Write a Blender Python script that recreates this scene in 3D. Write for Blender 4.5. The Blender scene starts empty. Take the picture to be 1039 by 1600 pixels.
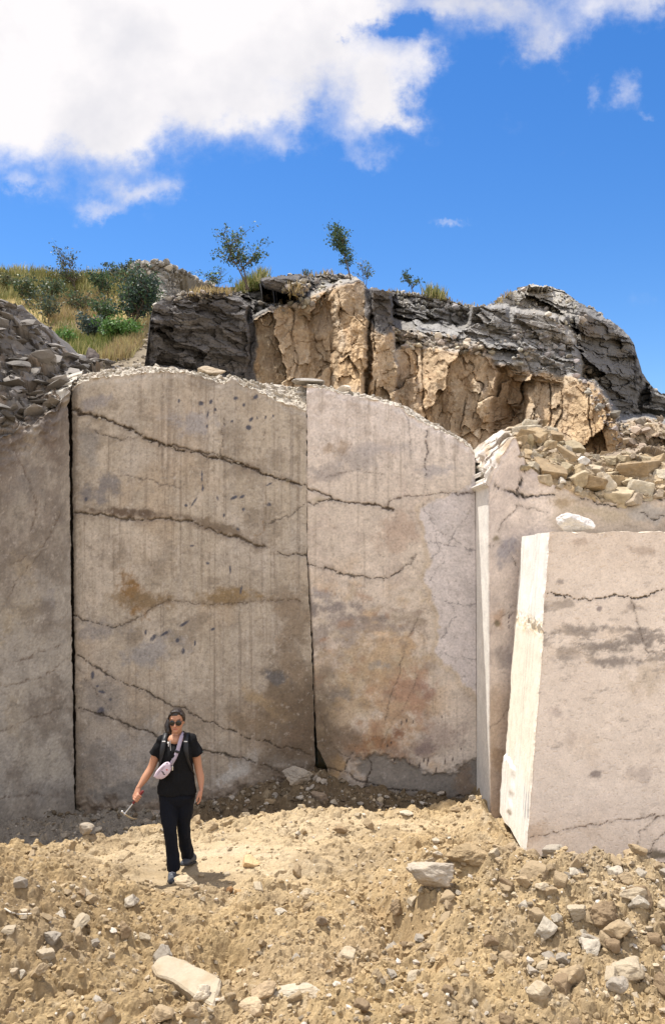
import bpy, bmesh, math, random
import numpy as np
from mathutils import Vector, Matrix, noise as mnoise

# ------------------------------------------------------------------ camera, sky, sun, exposure
sc = bpy.context.scene
COL = sc.collection
F, CX, HY, H = 1331.0, 519.5, 850.0, 3.25      # focal length and horizon in photo pixels, eye height in metres
PW, PH = 1039.0, 1600.0
cd = bpy.data.cameras.new('camera')
cam = bpy.data.objects.new('camera', cd); COL.objects.link(cam)
cam.location = (0, 0, H); cam.rotation_euler = (math.radians(90), 0, 0)
cd.sensor_fit = 'VERTICAL'; cd.sensor_height = 24.0
cd.lens = 24.0 * F / PH
cd.shift_y = (HY - PH / 2) / PH
cd.clip_start = 0.1; cd.clip_end = 2000
sc.camera = cam

SUN_EL, SUN_BACK = math.radians(71), math.radians(33)
SUN = Vector((-math.cos(SUN_EL) * math.cos(SUN_BACK), math.cos(SUN_EL) * math.sin(SUN_BACK), math.sin(SUN_EL)))
sd = bpy.data.lights.new('sun', 'SUN'); sd.energy = 4.3; sd.angle = math.radians(0.5); sd.color = (1.0, 0.95, 0.87)
so = bpy.data.objects.new('sun', sd); COL.objects.link(so)
so.rotation_euler = (-SUN).to_track_quat('-Z', 'Y').to_euler(); so.location = (-8, 4, 30)

sc.view_settings.view_transform = 'Standard'; sc.view_settings.look = 'None'
sc.view_settings.gamma = 1; sc.view_settings.use_curve_mapping = False
sc.view_settings.exposure = 0.68

def build_world():
    w = bpy.data.worlds.new('World'); sc.world = w; w.use_nodes = True
    nt = w.node_tree; nt.nodes.clear(); L = nt.links
    def node(t, **k):
        n = nt.nodes.new(t)
        for a, b in k.items(): setattr(n, a, b)
        return n
    def put(s, v):
        if isinstance(v, (int, float)): s.default_value = v
        else: L.new(v, s)
    def m(op, a, b=0.0, c=0.0):
        n = node('ShaderNodeMath', operation=op)
        put(n.inputs[0], a); put(n.inputs[1], b)
        if op in ('MULTIPLY_ADD',): put(n.inputs[2], c)
        return n.outputs[0]
    sky = node('ShaderNodeTexSky', sky_type='NISHITA')
    sky.sun_disc = False; sky.sun_elevation = SUN_EL
    sky.sun_rotation = math.atan2(SUN.x, SUN.y)
    sky.air_density = 1.0; sky.dust_density = 0.3; sky.ozone_density = 2.0; sky.altitude = 300
    hs = node('ShaderNodeHueSaturation'); hs.inputs['Saturation'].default_value = 1.36; hs.inputs['Hue'].default_value = 0.508
    hs.inputs['Value'].default_value = 1.0
    L.new(sky.outputs[0], hs.inputs['Color'])
    bg1 = node('ShaderNodeBackground'); bg1.inputs['Strength'].default_value = 0.112
    L.new(hs.outputs[0], bg1.inputs['Color'])
    tc = node('ShaderNodeTexCoord')
    sp = node('ShaderNodeSeparateXYZ'); L.new(tc.outputs['Generated'], sp.inputs[0])
    yy = m('MAXIMUM', sp.outputs[1], 0.06)
    u0 = m('DIVIDE', sp.outputs[0], yy); v0 = m('DIVIDE', sp.outputs[2], yy)
    cb = node('ShaderNodeCombineXYZ'); L.new(u0, cb.inputs[0]); L.new(v0, cb.inputs[1])
    def nz(scale, detail, rough, off):
        mp = node('ShaderNodeVectorMath', operation='ADD'); L.new(cb.outputs[0], mp.inputs[0]); mp.inputs[1].default_value = off
        n = node('ShaderNodeTexNoise'); n.inputs['Scale'].default_value = scale; n.inputs['Detail'].default_value = detail
        n.inputs['Roughness'].default_value = rough; L.new(mp.outputs[0], n.inputs['Vector']); return n
    w1 = nz(4.0, 5, 0.6, (3, 1, 0)); w2 = nz(4.0, 5, 0.6, (9, 4, 2)); w3 = nz(22.0, 5, 0.65, (1, 7, 2)); w4 = nz(22.0, 5, 0.65, (5, 2, 8))
    u = m('ADD', u0, m('MULTIPLY_ADD', m('SUBTRACT', w1.outputs[0], 0.5), 0.11, m('MULTIPLY', m('SUBTRACT', w3.outputs[0], 0.5), 0.075)))
    v = m('ADD', v0, m('MULTIPLY_ADD', m('SUBTRACT', w2.outputs[0], 0.5), 0.09, m('MULTIPLY', m('SUBTRACT', w4.outputs[0], 0.5), 0.06)))
    # cloud bank: directions given as (u, v) of the photograph's pixel grid
    blobs = [(-40, -30, 230, 215, 2.0), (140, -40, 240, 190, 2.0), (165, 130, 95, 85, 1.1), (340, 10, 230, 150, 1.9), (500, 60, 80, 85, 1.0),
             (340, 165, 70, 40, .7), (440, 165, 60, 40, .7), (10, 190, 70, 60, .8), (190, 205, 52, 46, .7), (520, -20, 100, 56, 1.5),
             (600, 150, 46, 50, 1.25), (590, 190, 36, 22, .55), (648, 92, 36, 30, .8), (705, 8, 66, 36, .9), (800, 30, 52, 54, 1.0),
             (845, 85, 40, 36, .85), (895, 25, 50, 50, .8), (960, -10, 64, 50, .65), (540, 218, 24, 34, .42), (440, 222, 26, 16, .38),
             (140, 330, 46, 16, .72), (195, 302, 50, 20, .8), (250, 285, 26, 20, .5), (685, 340, 36, 8, .70), (985, 145, 28, 38, .62),
             (1020, 188, 20, 10, .5), (918, 140, 14, 20, .42), (562, 250, 30, 14, .36), (40, 285, 36, 12, .4), (1008, 25, 34, 50, .6), (720, 60, 60, 40, .15),
             (600, 46, 40, 16, -.55), (545, 66, 12, 10, -.7), (650, 36, 40, 20, -.5)]
    tot = None
    for px, py, rx, ry, a in blobs:
        cu, cv = (px - CX) / F, (HY - py) / F
        qx = m('MULTIPLY', m('SUBTRACT', u, cu), F / rx); qy = m('MULTIPLY', m('SUBTRACT', v, cv), F / ry)
        q = m('MULTIPLY_ADD', qx, qx, m('MULTIPLY', qy, qy))
        g = m('MULTIPLY', m('EXPONENT', m('MULTIPLY', q, -1.0)), a)
        tot = g if tot is None else m('ADD', tot, g)
    fine = nz(9.0, 9, 0.62, (2, 2, 5))
    tot = m('ADD', tot, m('MULTIPLY', m('SUBTRACT', fine.outputs[0], 0.5), 1.9))
    mr = node('ShaderNodeMapRange', interpolation_type='SMOOTHSTEP')
    mr.inputs['From Min'].default_value = 0.22; mr.inputs['From Max'].default_value = 1.55
    L.new(tot, mr.inputs['Value'])
    front = node('ShaderNodeMapRange'); front.inputs['From Min'].default_value = 0.02; front.inputs['From Max'].default_value = 0.12
    L.new(sp.outputs[1], front.inputs['Value'])
    # unseen broken cloud added behind the camera, neutral fill for the shaded walls
    ot = node('ShaderNodeTexNoise'); ot.inputs['Scale'].default_value = 2.2; ot.inputs['Detail'].default_value = 7; L.new(tc.outputs['Generated'], ot.inputs['Vector'])
    om = node('ShaderNodeMapRange', interpolation_type='SMOOTHSTEP'); om.inputs['From Min'].default_value = 0.36; om.inputs['From Max'].default_value = 0.52; L.new(ot.outputs[0], om.inputs['Value'])
    dens = m('ADD', m('MULTIPLY', mr.outputs[0], front.outputs[0]), m('MULTIPLY', om.outputs[0], m('SUBTRACT', 1.0, front.outputs[0])))
    soft = nz(3.2, 6, 0.55, (8, 8, 1))
    ramp = node('ShaderNodeValToRGB')
    ramp.color_ramp.elements[0].position = 0.34; ramp.color_ramp.elements[0].color = (0.60, 0.61, 0.68, 1)
    ramp.color_ramp.elements[1].position = 0.56; ramp.color_ramp.elements[1].color = (0.93, 0.90, 0.91, 1)
    L.new(soft.outputs[0], ramp.inputs[0])
    bg2 = node('ShaderNodeBackground'); L.new(ramp.outputs[0], bg2.inputs['Color']); L.new(m('MULTIPLY_ADD', front.outputs[0], -0.36, 1.04), bg2.inputs['Strength'])   # the unseen clouds behind the camera are brightened as fill light
    mx = node('ShaderNodeMixShader'); L.new(dens, mx.inputs[0]); L.new(bg1.outputs[0], mx.inputs[1]); L.new(bg2.outputs[0], mx.inputs[2])
    out = node('ShaderNodeOutputWorld'); L.new(mx.outputs[0], out.inputs[0])
build_world()

# ------------------------------------------------------------------ helpers
rng = np.random.default_rng(7)
_T = np.random.default_rng(11).random((24, 256, 256)).astype(np.float64)
def vn(x, y, s=0):
    T = _T[s % 24]
    xi = np.floor(x); yi = np.floor(y); fx = x - xi; fy = y - yi
    xi = xi.astype(np.int64) & 255; yi = yi.astype(np.int64) & 255
    fx = fx * fx * fx * (fx * (fx * 6 - 15) + 10); fy = fy * fy * fy * (fy * (fy * 6 - 15) + 10)
    x1 = (xi + 1) & 255; y1 = (yi + 1) & 255
    a = T[yi, xi]; b = T[yi, x1]; c = T[y1, xi]; d = T[y1, x1]
    return ((a + (b - a) * fx) * (1 - fy) + (c + (d - c) * fx) * fy) * 2 - 1
def fbm(x, y, s=0, o=5, g=0.52):
    r = 0; a = 1.0; n = 0
    for i in range(o):
        ca, sa = math.cos(0.6 * i + .3), math.sin(0.6 * i + .3)
        r = r + a * vn((x * ca - y * sa) * 2.03 ** i + 17.3 * i, (x * sa + y * ca) * 2.03 ** i + 5.1 * i, s + i); n += a; a *= g
    return r / n
def worley(x, y, s=0):
    xi = np.floor(x).astype(np.int64); yi = np.floor(y).astype(np.int64)
    f1 = np.full(x.shape, 9.0); f2 = f1.copy(); cid = np.zeros(x.shape)
    for dx in (-1, 0, 1):
        for dy in (-1, 0, 1):
            cx = (xi + dx) & 255; cy = (yi + dy) & 255
            d = np.hypot(xi + dx + _T[s % 24, cy, cx] - x, yi + dy + _T[(s + 1) % 24, cy, cx] - y)
            n = d < f1
            f2 = np.where(n, f1, np.minimum(f2, d)); cid = np.where(n, _T[(s + 2) % 24, cy, cx], cid); f1 = np.where(n, d, f1)
    return f1, f2, cid
def facets(x, y, s=0, tilt=.5, warp=.35):
    """broken-rock relief: every Voronoi cell is a flat facet with its own offset and tilt"""
    x = x + warp * fbm(x * .9, y * .9, s + 3, 4, .6); y = y + warp * fbm(x * .9 + 7, y * .9, s + 6, 4, .6)
    xi = np.floor(x).astype(np.int64); yi = np.floor(y).astype(np.int64)
    f1 = np.full(x.shape, 9.0); out = np.zeros(x.shape); cid = np.zeros(x.shape); f2 = f1.copy()
    for dx in (-1, 0, 1):
        for dy in (-1, 0, 1):
            cx = (xi + dx) & 255; cy = (yi + dy) & 255
            ux = x - (xi + dx + _T[s % 24, cy, cx]); uy = y - (yi + dy + _T[(s + 1) % 24, cy, cx]); d = np.hypot(ux, uy)
            n = d < f1; c = _T[(s + 2) % 24, cy, cx]
            v = (c - .5) + tilt * 2 * ((_T[(s + 3) % 24, cy, cx] - .5) * ux + (_T[(s + 4) % 24, cy, cx] - .5) * uy)
            f2 = np.where(n, f1, np.minimum(f2, d)); out = np.where(n, v, out); cid = np.where(n, c, cid); f1 = np.where(n, d, f1)
    return out, cid, f2 - f1
def ss(a, b, x):
    t = np.clip((x - a) / (b - a), 0, 1); return t * t * (3 - 2 * t)
def lin(pts, x):
    p = np.array(pts, float); return np.interp(x, p[:, 0], p[:, 1])
def proj(x, y, z): return CX + F * x / y, HY - F * (z - H) / y
def at(px, py, Y): return Vector(((px - CX) / F * Y, Y, H + (HY - py) / F * Y))
def line_dist(px, py, pts):
    """distance to a polyline and the running length 0..1 of the nearest point"""
    best = np.full(px.shape, 1e9); tt = np.zeros(px.shape); p = np.array(pts, float); n = len(p) - 1
    for i in range(n):
        a, b = p[i], p[i + 1]; d = b - a; l2 = (d * d).sum() + 1e-9
        t = np.clip(((px - a[0]) * d[0] + (py - a[1]) * d[1]) / l2, 0, 1)
        e = np.hypot(px - a[0] - t * d[0], py - a[1] - t * d[1])
        n_ = e < best; best = np.where(n_, e, best); tt = np.where(n_, (i + t) / n, tt)
    return best, tt
def poly_sd(px, py, pts):
    """signed distance to a polygon, negative inside"""
    d, _ = line_dist(px, py, list(pts) + [pts[0]])
    ins = np.zeros(px.shape, bool); n = len(pts)
    for i in range(n):
        x0, y0 = pts[i]; x1, y1 = pts[(i + 1) % n]
        if y0 == y1: continue
        c = ((y0 > py) != (y1 > py)) & (px < (x1 - x0) * (py - y0) / (y1 - y0) + x0)
        ins ^= c
    return np.where(ins, -d, d)

def raw_mesh(name, V, Fc, col=None, smooth=False):
    me = bpy.data.meshes.new(name)
    V = np.asarray(V, np.float32); Fc = np.asarray(Fc, np.int32); k = Fc.shape[1]
    me.vertices.add(len(V)); me.vertices.foreach_set('co', V.ravel())
    me.loops.add(Fc.size); me.loops.foreach_set('vertex_index', Fc.ravel())
    me.polygons.add(len(Fc)); me.polygons.foreach_set('loop_start', np.arange(0, Fc.size, k, dtype=np.int32))
    me.polygons.foreach_set('use_smooth', np.full(len(Fc), bool(smooth)))
    me.update(calc_edges=True)
    if col is not None: set_col(me, col)
    return me
def set_col(me, col):
    a = me.color_attributes.new('Col', 'FLOAT_COLOR', 'POINT')
    c = np.ones((len(me.vertices), 4), np.float32); c[:, :3] = col
    a.data.foreach_set('color', c.ravel())
def grid_faces(ny, nx, off=0):
    i = np.arange(ny * nx).reshape(ny, nx) + off
    return np.stack([i[:-1, :-1], i[:-1, 1:], i[1:, 1:], i[1:, :-1]], -1).reshape(-1, 4)
def link(name, me, mat=None, parent=None, loc=None):
    o = bpy.data.objects.new(name, me); COL.objects.link(o)
    if mat is not None and me is not None and not me.materials: me.materials.append(mat)
    if parent is not None: o.parent = parent
    if loc is not None: o.location = loc
    return o
def tag(o, label=None, cat=None, group=None, kind=None):
    if label: o['label'] = label
    if cat: o['category'] = cat
    if group: o['group'] = group
    if kind: o['kind'] = kind
    return o
def empty(name, loc, label, cat, group=None, rz=0):
    o = bpy.data.objects.new(name, None); COL.objects.link(o); o.location = loc; o.rotation_euler = (0, 0, rz)
    return tag(o, label, cat, group)
def get_mesh(o):
    n = len(o.data.vertices); v = np.empty(n * 3, np.float32); o.data.vertices.foreach_get('co', v); return v.reshape(-1, 3)

def stone_mat(name, rough=0.85, n1=6.0, a1=0.12, n2=60.0, a2=0.1, bscale=40.0, bdist=0.006, bstr=0.6, spec=0.25, col=None):
    m = bpy.data.materials.new(name); m.use_nodes = True; nt = m.node_tree; L = nt.links
    b = nt.nodes['Principled BSDF']; b.inputs['Roughness'].default_value = rough
    b.inputs['Specular IOR Level'].default_value = spec
    tc = nt.nodes.new('ShaderNodeTexCoord')
    def nz(s, d=6, r=0.6):
        n = nt.nodes.new('ShaderNodeTexNoise'); n.inputs['Scale'].default_value = s; n.inputs['Detail'].default_value = d
        n.inputs['Roughness'].default_value = r; L.new(tc.outputs['Object'], n.inputs['Vector']); return n
    if col is None:
        at_ = nt.nodes.new('ShaderNodeAttribute'); at_.attribute_name = 'Col'; src = at_.outputs['Color']
    else:
        at_ = nt.nodes.new('ShaderNodeRGB'); at_.outputs[0].default_value = (*col, 1); src = at_.outputs[0]
    for s, a in ((n1, a1), (n2, a2)):
        if not a: continue
        mr = nt.nodes.new('ShaderNodeMapRange'); L.new(nz(s).outputs[0], mr.inputs['Value'])
        mr.inputs['From Min'].default_value = 0.25; mr.inputs['From Max'].default_value = 0.75
        mr.inputs['To Min'].default_value = 1 - a * 1.3; mr.inputs['To Max'].default_value = 1 + a
        vm = nt.nodes.new('ShaderNodeVectorMath'); vm.operation = 'SCALE'; L.new(src, vm.inputs[0]); L.new(mr.outputs[0], vm.inputs['Scale'])
        src = vm.outputs[0]
    L.new(src, b.inputs['Base Color'])
    if bdist:
        bp = nt.nodes.new('ShaderNodeBump'); bp.inputs['Strength'].default_value = bstr; bp.inputs['Distance'].default_value = bdist
        L.new(nz(bscale, 8, 0.65).outputs[0], bp.inputs['Height']); L.new(bp.outputs[0], b.inputs['Normal'])
    return m
def plain_mat(name, col, rough=0.6, spec=0.3, metal=0.0, n=30.0, a=0.08, bd=0.0):
    m = stone_mat(name, rough, n, a, n * 6, a * 0.5, n * 3, bd, 0.5, spec, col)
    m.node_tree.nodes['Principled BSDF'].inputs['Metallic'].default_value = metal
    return m

M_wall = stone_mat('marble_wall_stone', 0.8, 7, .12, 34, .15, 40, .008, .7)
M_white = stone_mat('fresh_cut_marble', 0.75, 9, .07, 55, .12, 40, .005, .6)
M_cliff = stone_mat('cliff_rock', 0.9, 3, .16, 22, .22, 12, .05, .8)
M_soil = stone_mat('quarry_soil', 0.95, 5, .10, 45, .20, 70, .010, .8, .1)
M_rock = stone_mat('loose_stone', 0.85, 7, .10, 50, .14, 30, .008, .7)
M_hill = stone_mat('hill_soil', 0.95, 1.2, .15, 9, .2, 6, .06, .7)

# ------------------------------------------------------------------ rocks
def ico(sub):
    bm = bmesh.new(); bmesh.ops.create_icosphere(bm, subdivisions=sub, radius=1)
    V = np.array([v.co[:] for v in bm.verts]); Fc = np.array([[v.index for v in f.verts] for f in bm.faces]); bm.free()
    return V / np.linalg.norm(V, axis=1)[:, None], Fc
ICO = {s: ico(s) for s in (1, 2, 3, 4, 5)}
def rock_shape(seed, sub=4, planes=14, rough=0.03, dim=(1, 1, 1), sharp=14.0, boxy=0.0):
    """faceted stone: a soft intersection of random half-spaces, then roughened"""
    r = np.random.default_rng(seed); V, Fc = ICO[sub]
    n = r.normal(size=(planes, 3)); n /= np.linalg.norm(n, axis=1)[:, None]
    h = r.uniform(0.62, 1.0, planes)
    if boxy:   # jointed block: six near-square faces and a few knocked-off corners
        ax = np.concatenate([np.eye(3), -np.eye(3)]); n = np.concatenate([ax + r.normal(size=(6, 3)) * boxy, n[:3]]); n /= np.linalg.norm(n, axis=1)[:, None]; h = np.concatenate([r.uniform(.62, .8, 6), r.uniform(.85, 1.05, 3)]); sharp = 32
    d = np.clip(V @ n.T, 1e-3, None) / h
    rad = 1.0 / (np.sum(np.clip(d, 0, 5) ** sharp, axis=1) ** (1 / sharp))
    rad = np.minimum(rad, 1.45)
    if rough and sub > 1:
        o = r.uniform(0, 99, 3)
        nz = np.array([mnoise.fractal(Vector(v * 2.2 + o), 1.0, 2.1, 5) for v in V]) if sub < 5 else np.array([mnoise.fractal(Vector(v * 2.6 + o), 0.9, 2.1, 6) for v in V])
        rad = rad * (1 + rough * 2.2 * nz)
    P = V * rad[:, None]
    P = P / np.abs(P).max(axis=0) * np.array(dim)
    return P, Fc
def scatter(name, pts, size, cols, seed, mat, sub=1, flat=(0.5, 0.9), nproto=14, parent=None, kind='stuff'):
    """many small stones as one mesh"""
    r = np.random.default_rng(seed); protos = [rock_shape(seed * 50 + i, sub, 9, 0.03, (1, r.uniform(.6, 1), r.uniform(*flat))) for i in range(nproto)]
    n = len(pts); nv = len(ICO[sub][0]); V = np.empty((n, nv, 3), np.float32); C = np.empty((n, nv, 3), np.float32); Fs = np.empty((n, len(ICO[sub][1]), 3), np.int32)
    for i in range(n):
        P, Fc = protos[r.integers(nproto)]
        a, b, c = r.uniform(0, 6.283), r.normal(0, .35), r.normal(0, .35)
        R = np.array(Matrix.Rotation(a, 3, 'Z') @ Matrix.Rotation(b, 3, 'X') @ Matrix.Rotation(c, 3, 'Y'))
        V[i] = (P @ R.T) * size[i] + pts[i]; C[i] = cols[i]; Fs[i] = Fc + i * nv
    me = raw_mesh(name, V.reshape(-1, 3), Fs.reshape(-1, 3), C.reshape(-1, 3), False)
    o = link(name, me, mat, parent)
    if kind: o['kind'] = kind
    return o
# ------------------------------------------------------------------ quarry walls
class Paint:
    """albedo and relief of a cut face, in face coordinates measured in photo pixels (about 8.5 mm each)"""
    def __init__(s, px, py, base):
        s.px, s.py = px, py
        s.col = np.empty(px.shape + (3,)); s.col[:] = base; s.rel = np.zeros(px.shape)
    def mix(s, m, c):
        m = np.clip(m, 0, 1)[..., None]; s.col = s.col * (1 - m) + np.array(c) * m
    def mul(s, f): s.col = s.col * np.asarray(f)[..., None]
    def blob(s, cx, cy, rx, ry, c, a=1.0, rot=0.0, seed=0, sc=.05, n=1.0, edge=.7):
        r = math.radians(rot); X = s.px - cx; Y = s.py - cy
        x = (X * math.cos(r) + Y * math.sin(r)) / rx; y = (-X * math.sin(r) + Y * math.cos(r)) / ry
        k = (np.abs(x) < 2.2) & (np.abs(y) < 2.2)
        if not k.any(): return
        rr = np.hypot(x[k], y[k]); m = ss(0, edge, 1 - rr + n * fbm(s.px[k] * sc, s.py[k] * sc, seed, 7, .68)) * min(a * 1.3, 1) * ss(2.2, 1.5, rr)
        s.col[k] = s.col[k] * (1 - m[:, None]) + np.array(c) * m[:, None]
    def crack(s, pts, w=1.6, dep=.02, dark=(.05, .04, .03), a=.9, seed=0, halo=.35, hw=5, taper=False, hc=(.16, .12, .09)):
        p = np.array(pts, float); b = 14 + w * 5
        k = (s.px > p[:, 0].min() - b) & (s.px < p[:, 0].max() + b) & (s.py > p[:, 1].min() - b) & (s.py < p[:, 1].max() + b)
        if not k.any(): return
        X, Y = s.px[k], s.py[k]
        qx = X + 5 * fbm(X * .09, Y * .09, seed, 5, .65); qy = Y + 7 * fbm(X * .07, Y * .07, seed + 5, 6, .65)
        d, t = line_dist(qx, qy, pts)
        ww = w * np.clip(0.18 + 0.95 * (vn(X * .05, Y * .05, seed + 3) * .5 + .5) + .42 * vn(X * .22, Y * .22, seed + 2), .05, 2)
        if taper: ww = ww * (0.25 + np.sin(np.pi * np.clip(t, 0, 1)) ** .6)
        core = ss(ww * 1.15, ww * .45, d) * a
        hal = ss(hw * w, 0, d) * halo * (0.35 + .65 * np.clip(fbm(X * .12, Y * .12, seed + 7, 4) + .5, 0, 1))
        c = s.col[k]; c = c * (1 - hal[:, None]) + np.array(hc) * hal[:, None]
        s.col[k] = c * (1 - core[:, None]) + np.array(dark) * core[:, None]
        s.rel[k] -= dep * core
    def specks(s, L, c=(.12, .12, .14), a=.8):
        for (x, y, rx, ry, rot) in L: s.blob(x, y, rx, ry, c, a, rot, int(x) % 17, .2, .5, .5)
    def streaks(s, c, a, fx=.12, fy=.006, seed=0, lo=.05, hi=.6, win=None):
        m = ss(lo, hi, fbm(s.px * fx, s.py * fy, seed, 4, .65)) * a
        if win is not None: m = m * win
        s.mix(m, c)
    def grain(s, seed=0, k=1.0):
        """fine weathering of sawn stone: crystals, pits, grime"""
        x, y = s.px, s.py
        s.mul(1 + k * (.13 * fbm(x * .055, y * .055, seed + 2, 5, .65) + .15 * fbm(x * .22, y * .22, seed + 9, 4, .7) + .10 * vn(x * .7, y * .7, seed + 5)))
        s.mix(ss(.28, .55, fbm(x * .11, y * .16, seed + 6, 5, .7)) * .38 * k, (.17, .135, .105)); s.mix(ss(.3, .55, fbm(x * .16 + 5, y * .13, seed + 12, 5, .7)) * .4 * k, (.60, .55, .49))
        pit = ss(.62, .80, vn(x * .33, y * .33, seed + 8) + .25 * vn(x * .9, y * .9, seed)); s.mix(pit * .35 * k, (.12, .10, .085)); s.rel -= .004 * pit
    def mottle(s, a=.12, seed=0):
        f = 1 + a * (fbm(s.px * .02, s.py * .02, seed, 5, .6) * 1.2 + .5 * fbm(s.px * .15, s.py * .15, seed + 4, 4, .6)); s.mul(f)

def wall(name, o, d, ledge, redge, zb, top, crest, L, face_paint, lip_paint, cell=.0125, D=2.5, plateau=4.0, nlip=36, lip_amp=.10,
         lip_cell=5.0, ej=1.0, el=1.0, mat=None, side_col=(.62, .58, .5), lcorner=None):
    o = np.array(o, float); d = np.array(d, float); nin = np.array([-d[1], d[0]])
    def s_of(px):
        q = (px - CX) / F; return (q * o[1] - o[0]) / (d[0] - q * d[1])
    le = np.array(ledge, float); re_ = np.array(redge, float)
    width = s_of(re_[:, 0].max()) - s_of(le[:, 0].min())
    nF = int(width / cell) + 1
    ztop_guess = H + (HY - min(p[1] for p in top)) / F * o[1]
    nT = int((ztop_guess - zb) / cell) + 1
    nS = 9
    U = np.linspace(0, 1, nF); T = np.linspace(0, 1, nT)
    # top edge
    sl_t, sr_t = s_of(le[0, 0]), s_of(re_[0, 0])
    s_top = sl_t + (sr_t - sl_t) * U
    xt = o[0] + d[0] * s_top; yt = o[1] + d[1] * s_top
    pxt = CX + F * xt / yt
    pyt = lin(top, pxt) + 2.0 * vn(pxt * .21, pxt * 0 + 3.3, 2) + 1.2 * vn(pxt * .55, pxt * 0 + 1.3, 3)
    zt = H + (HY - pyt) / F * yt
    Z = zb + (zt[None, :] - zb) * T[:, None]
    PY = HY - F * (Z - H) / (yt[None, :])
    SL = s_of(np.interp(PY, le[:, 1], le[:, 0]) + el * (1.3 * vn(PY * .12, PY * 0 + 1.5, 4) + .7 * vn(PY * .5, PY * 0 + 9.5, 5)))
    SR = s_of(np.interp(PY, re_[:, 1], re_[:, 0]) + ej * (1.3 * vn(PY * .12, PY * 0 + 4.5, 6) + .7 * vn(PY * .5, PY * 0 + 2.5, 7)))
    S = SL + (SR - SL) * U[None, :]
    X = o[0] + d[0] * S; Y = o[1] + d[1] * S
    px = CX + F * X / Y; py = HY - F * (Z - H) / Y
    if abs(d[1]) < .1: px = CX + F * (S * d[0] + o[0]) / o[1]; py = HY - F * (Z - H) / o[1]
    P = face_paint(px, py)
    rel = P.rel + .006 * fbm(S * 1.3, Z * 1.3, 3, 5) + .0025 * fbm(S * 14, Z * 14, 5, 3)
    rel -= .03 * ss(.10, 0, zt[None, :] - Z) * (vn(S * 14, Z * 14, 8) * .5 + .6)
    X = X - nin[0] * rel; Y = Y - nin[1] * rel
    rows = [(X, Y, Z, P.col)]
    # broken lip above the cut face
    y2 = yt + L; px2 = CX + F * xt / y2
    zc = H + (HY - (lin(crest, px2) + 1.5 * vn(px2 * .17, px2 * 0 + 7, 5))) / F * y2
    zc = np.maximum(zc, zt - .02)
    f = (np.arange(1, nlip + 1) / nlip)[:, None]
    XL = np.repeat(xt[None], nlip, 0); YL = yt[None] + L * f; ZL = zt[None] + (zc - zt)[None] * f ** .85
    env = np.sin(np.pi * np.clip(f, 0, 1)) ** .5
    fo, ci, fg = facets(S[-1][None] * lip_cell + 0 * f, (YL * .7 + ZL) * lip_cell * 1.1, 9, .8, .3); fo2, ci2, fg2 = facets(S[-1][None] * lip_cell * 2.7 + 0 * f, (YL * .7 + ZL) * lip_cell * 2.7, 15, .8, .3)
    blk = fo * 1.2 + fo2 * .45 - .6 * ss(.08, 0, fg) + .35 * fbm(S[-1][None] * 5, (YL + ZL) * 5, 4, 5)
    amp = lip_amp if np.isscalar(lip_amp) else lip_amp(px2)[None]
    sh = blk * amp * env
    ZL = ZL + sh * .75; YL = YL - sh * .65
    if lcorner: XL = XL + lcorner * np.exp(-((XL - xt[0]) / .12) ** 2) * vn(YL * 9, ZL * 9, 6)
    cl = lip_paint(CX + F * XL / YL, HY - F * (ZL - H) / YL, ss(.09, 0.01, fg), ci * .65 + ci2 * .35, f + 0 * XL)
    rows.append((XL, YL, ZL, cl))
    npl = 7
    g = (np.arange(1, npl + 1) / npl)[:, None] ** 1.5
    XP = np.repeat(xt[None], npl, 0); YP = y2[None] + plateau * g; ZP = zc[None] + .04 * vn(XP * 3, YP * 3, 2) - .15 * g
    rows.append((XP, YP, ZP, np.broadcast_to(cl[-1][None], (npl, nF, 3))))
    X, Y, Z, C = [np.concatenate([r[i] for r in rows], 0) for i in range(4)]
    # sides
    ds = (np.arange(1, nS + 1) / nS) ** 1.4 * D
    base_in = (X - (o[0] + d[0] * np.concatenate([S, np.repeat(S[-1:], nlip + npl, 0)], 0))) * nin[0] + (Y - (o[1] + d[1] * np.concatenate([S, np.repeat(S[-1:], nlip + npl, 0)], 0))) * nin[1]
    def side(j, order):
        k = np.maximum(ds[None, :] - np.clip(base_in[:, j], 0, None)[:, None], 0)
        bump = .004 * vn(Z[:, j][:, None] * 2 + 0 * k, ds[None, :] * 6 + 0 * k, 4)
        xs = X[:, j][:, None] + nin[0] * k + d[0] * bump; ys = Y[:, j][:, None] + nin[1] * k + d[1] * bump
        zs = np.repeat(Z[:, j][:, None], nS, 1)
        c = np.empty(zs.shape + (3,)); c[:] = side_col
        c *= (1 + .08 * vn(zs * 6, ds[None] * 20 + 0 * zs, 3))[..., None]
        if order < 0: return [a[:, ::-1] for a in (xs, ys, zs, c)]
        return [xs, ys, zs, c]
    l = side(0, -1); r = side(nF - 1, 1)
    X, Y, Z, C = [np.concatenate([l[i], v, r[i]], 1) for i, v in enumerate((X, Y, Z, C))]
    V = np.stack([X, Y, Z], -1)
    me = raw_mesh(name, V.reshape(-1, 3), grid_faces(*X.shape), C.reshape(-1, 3), True)
    fl = np.ones((X.shape[0] - 1, X.shape[1] - 1), bool); fl[nT - 1:] = False; me.polygons.foreach_set('use_smooth', fl.ravel())
    return link(name, me, mat or M_wall)

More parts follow.
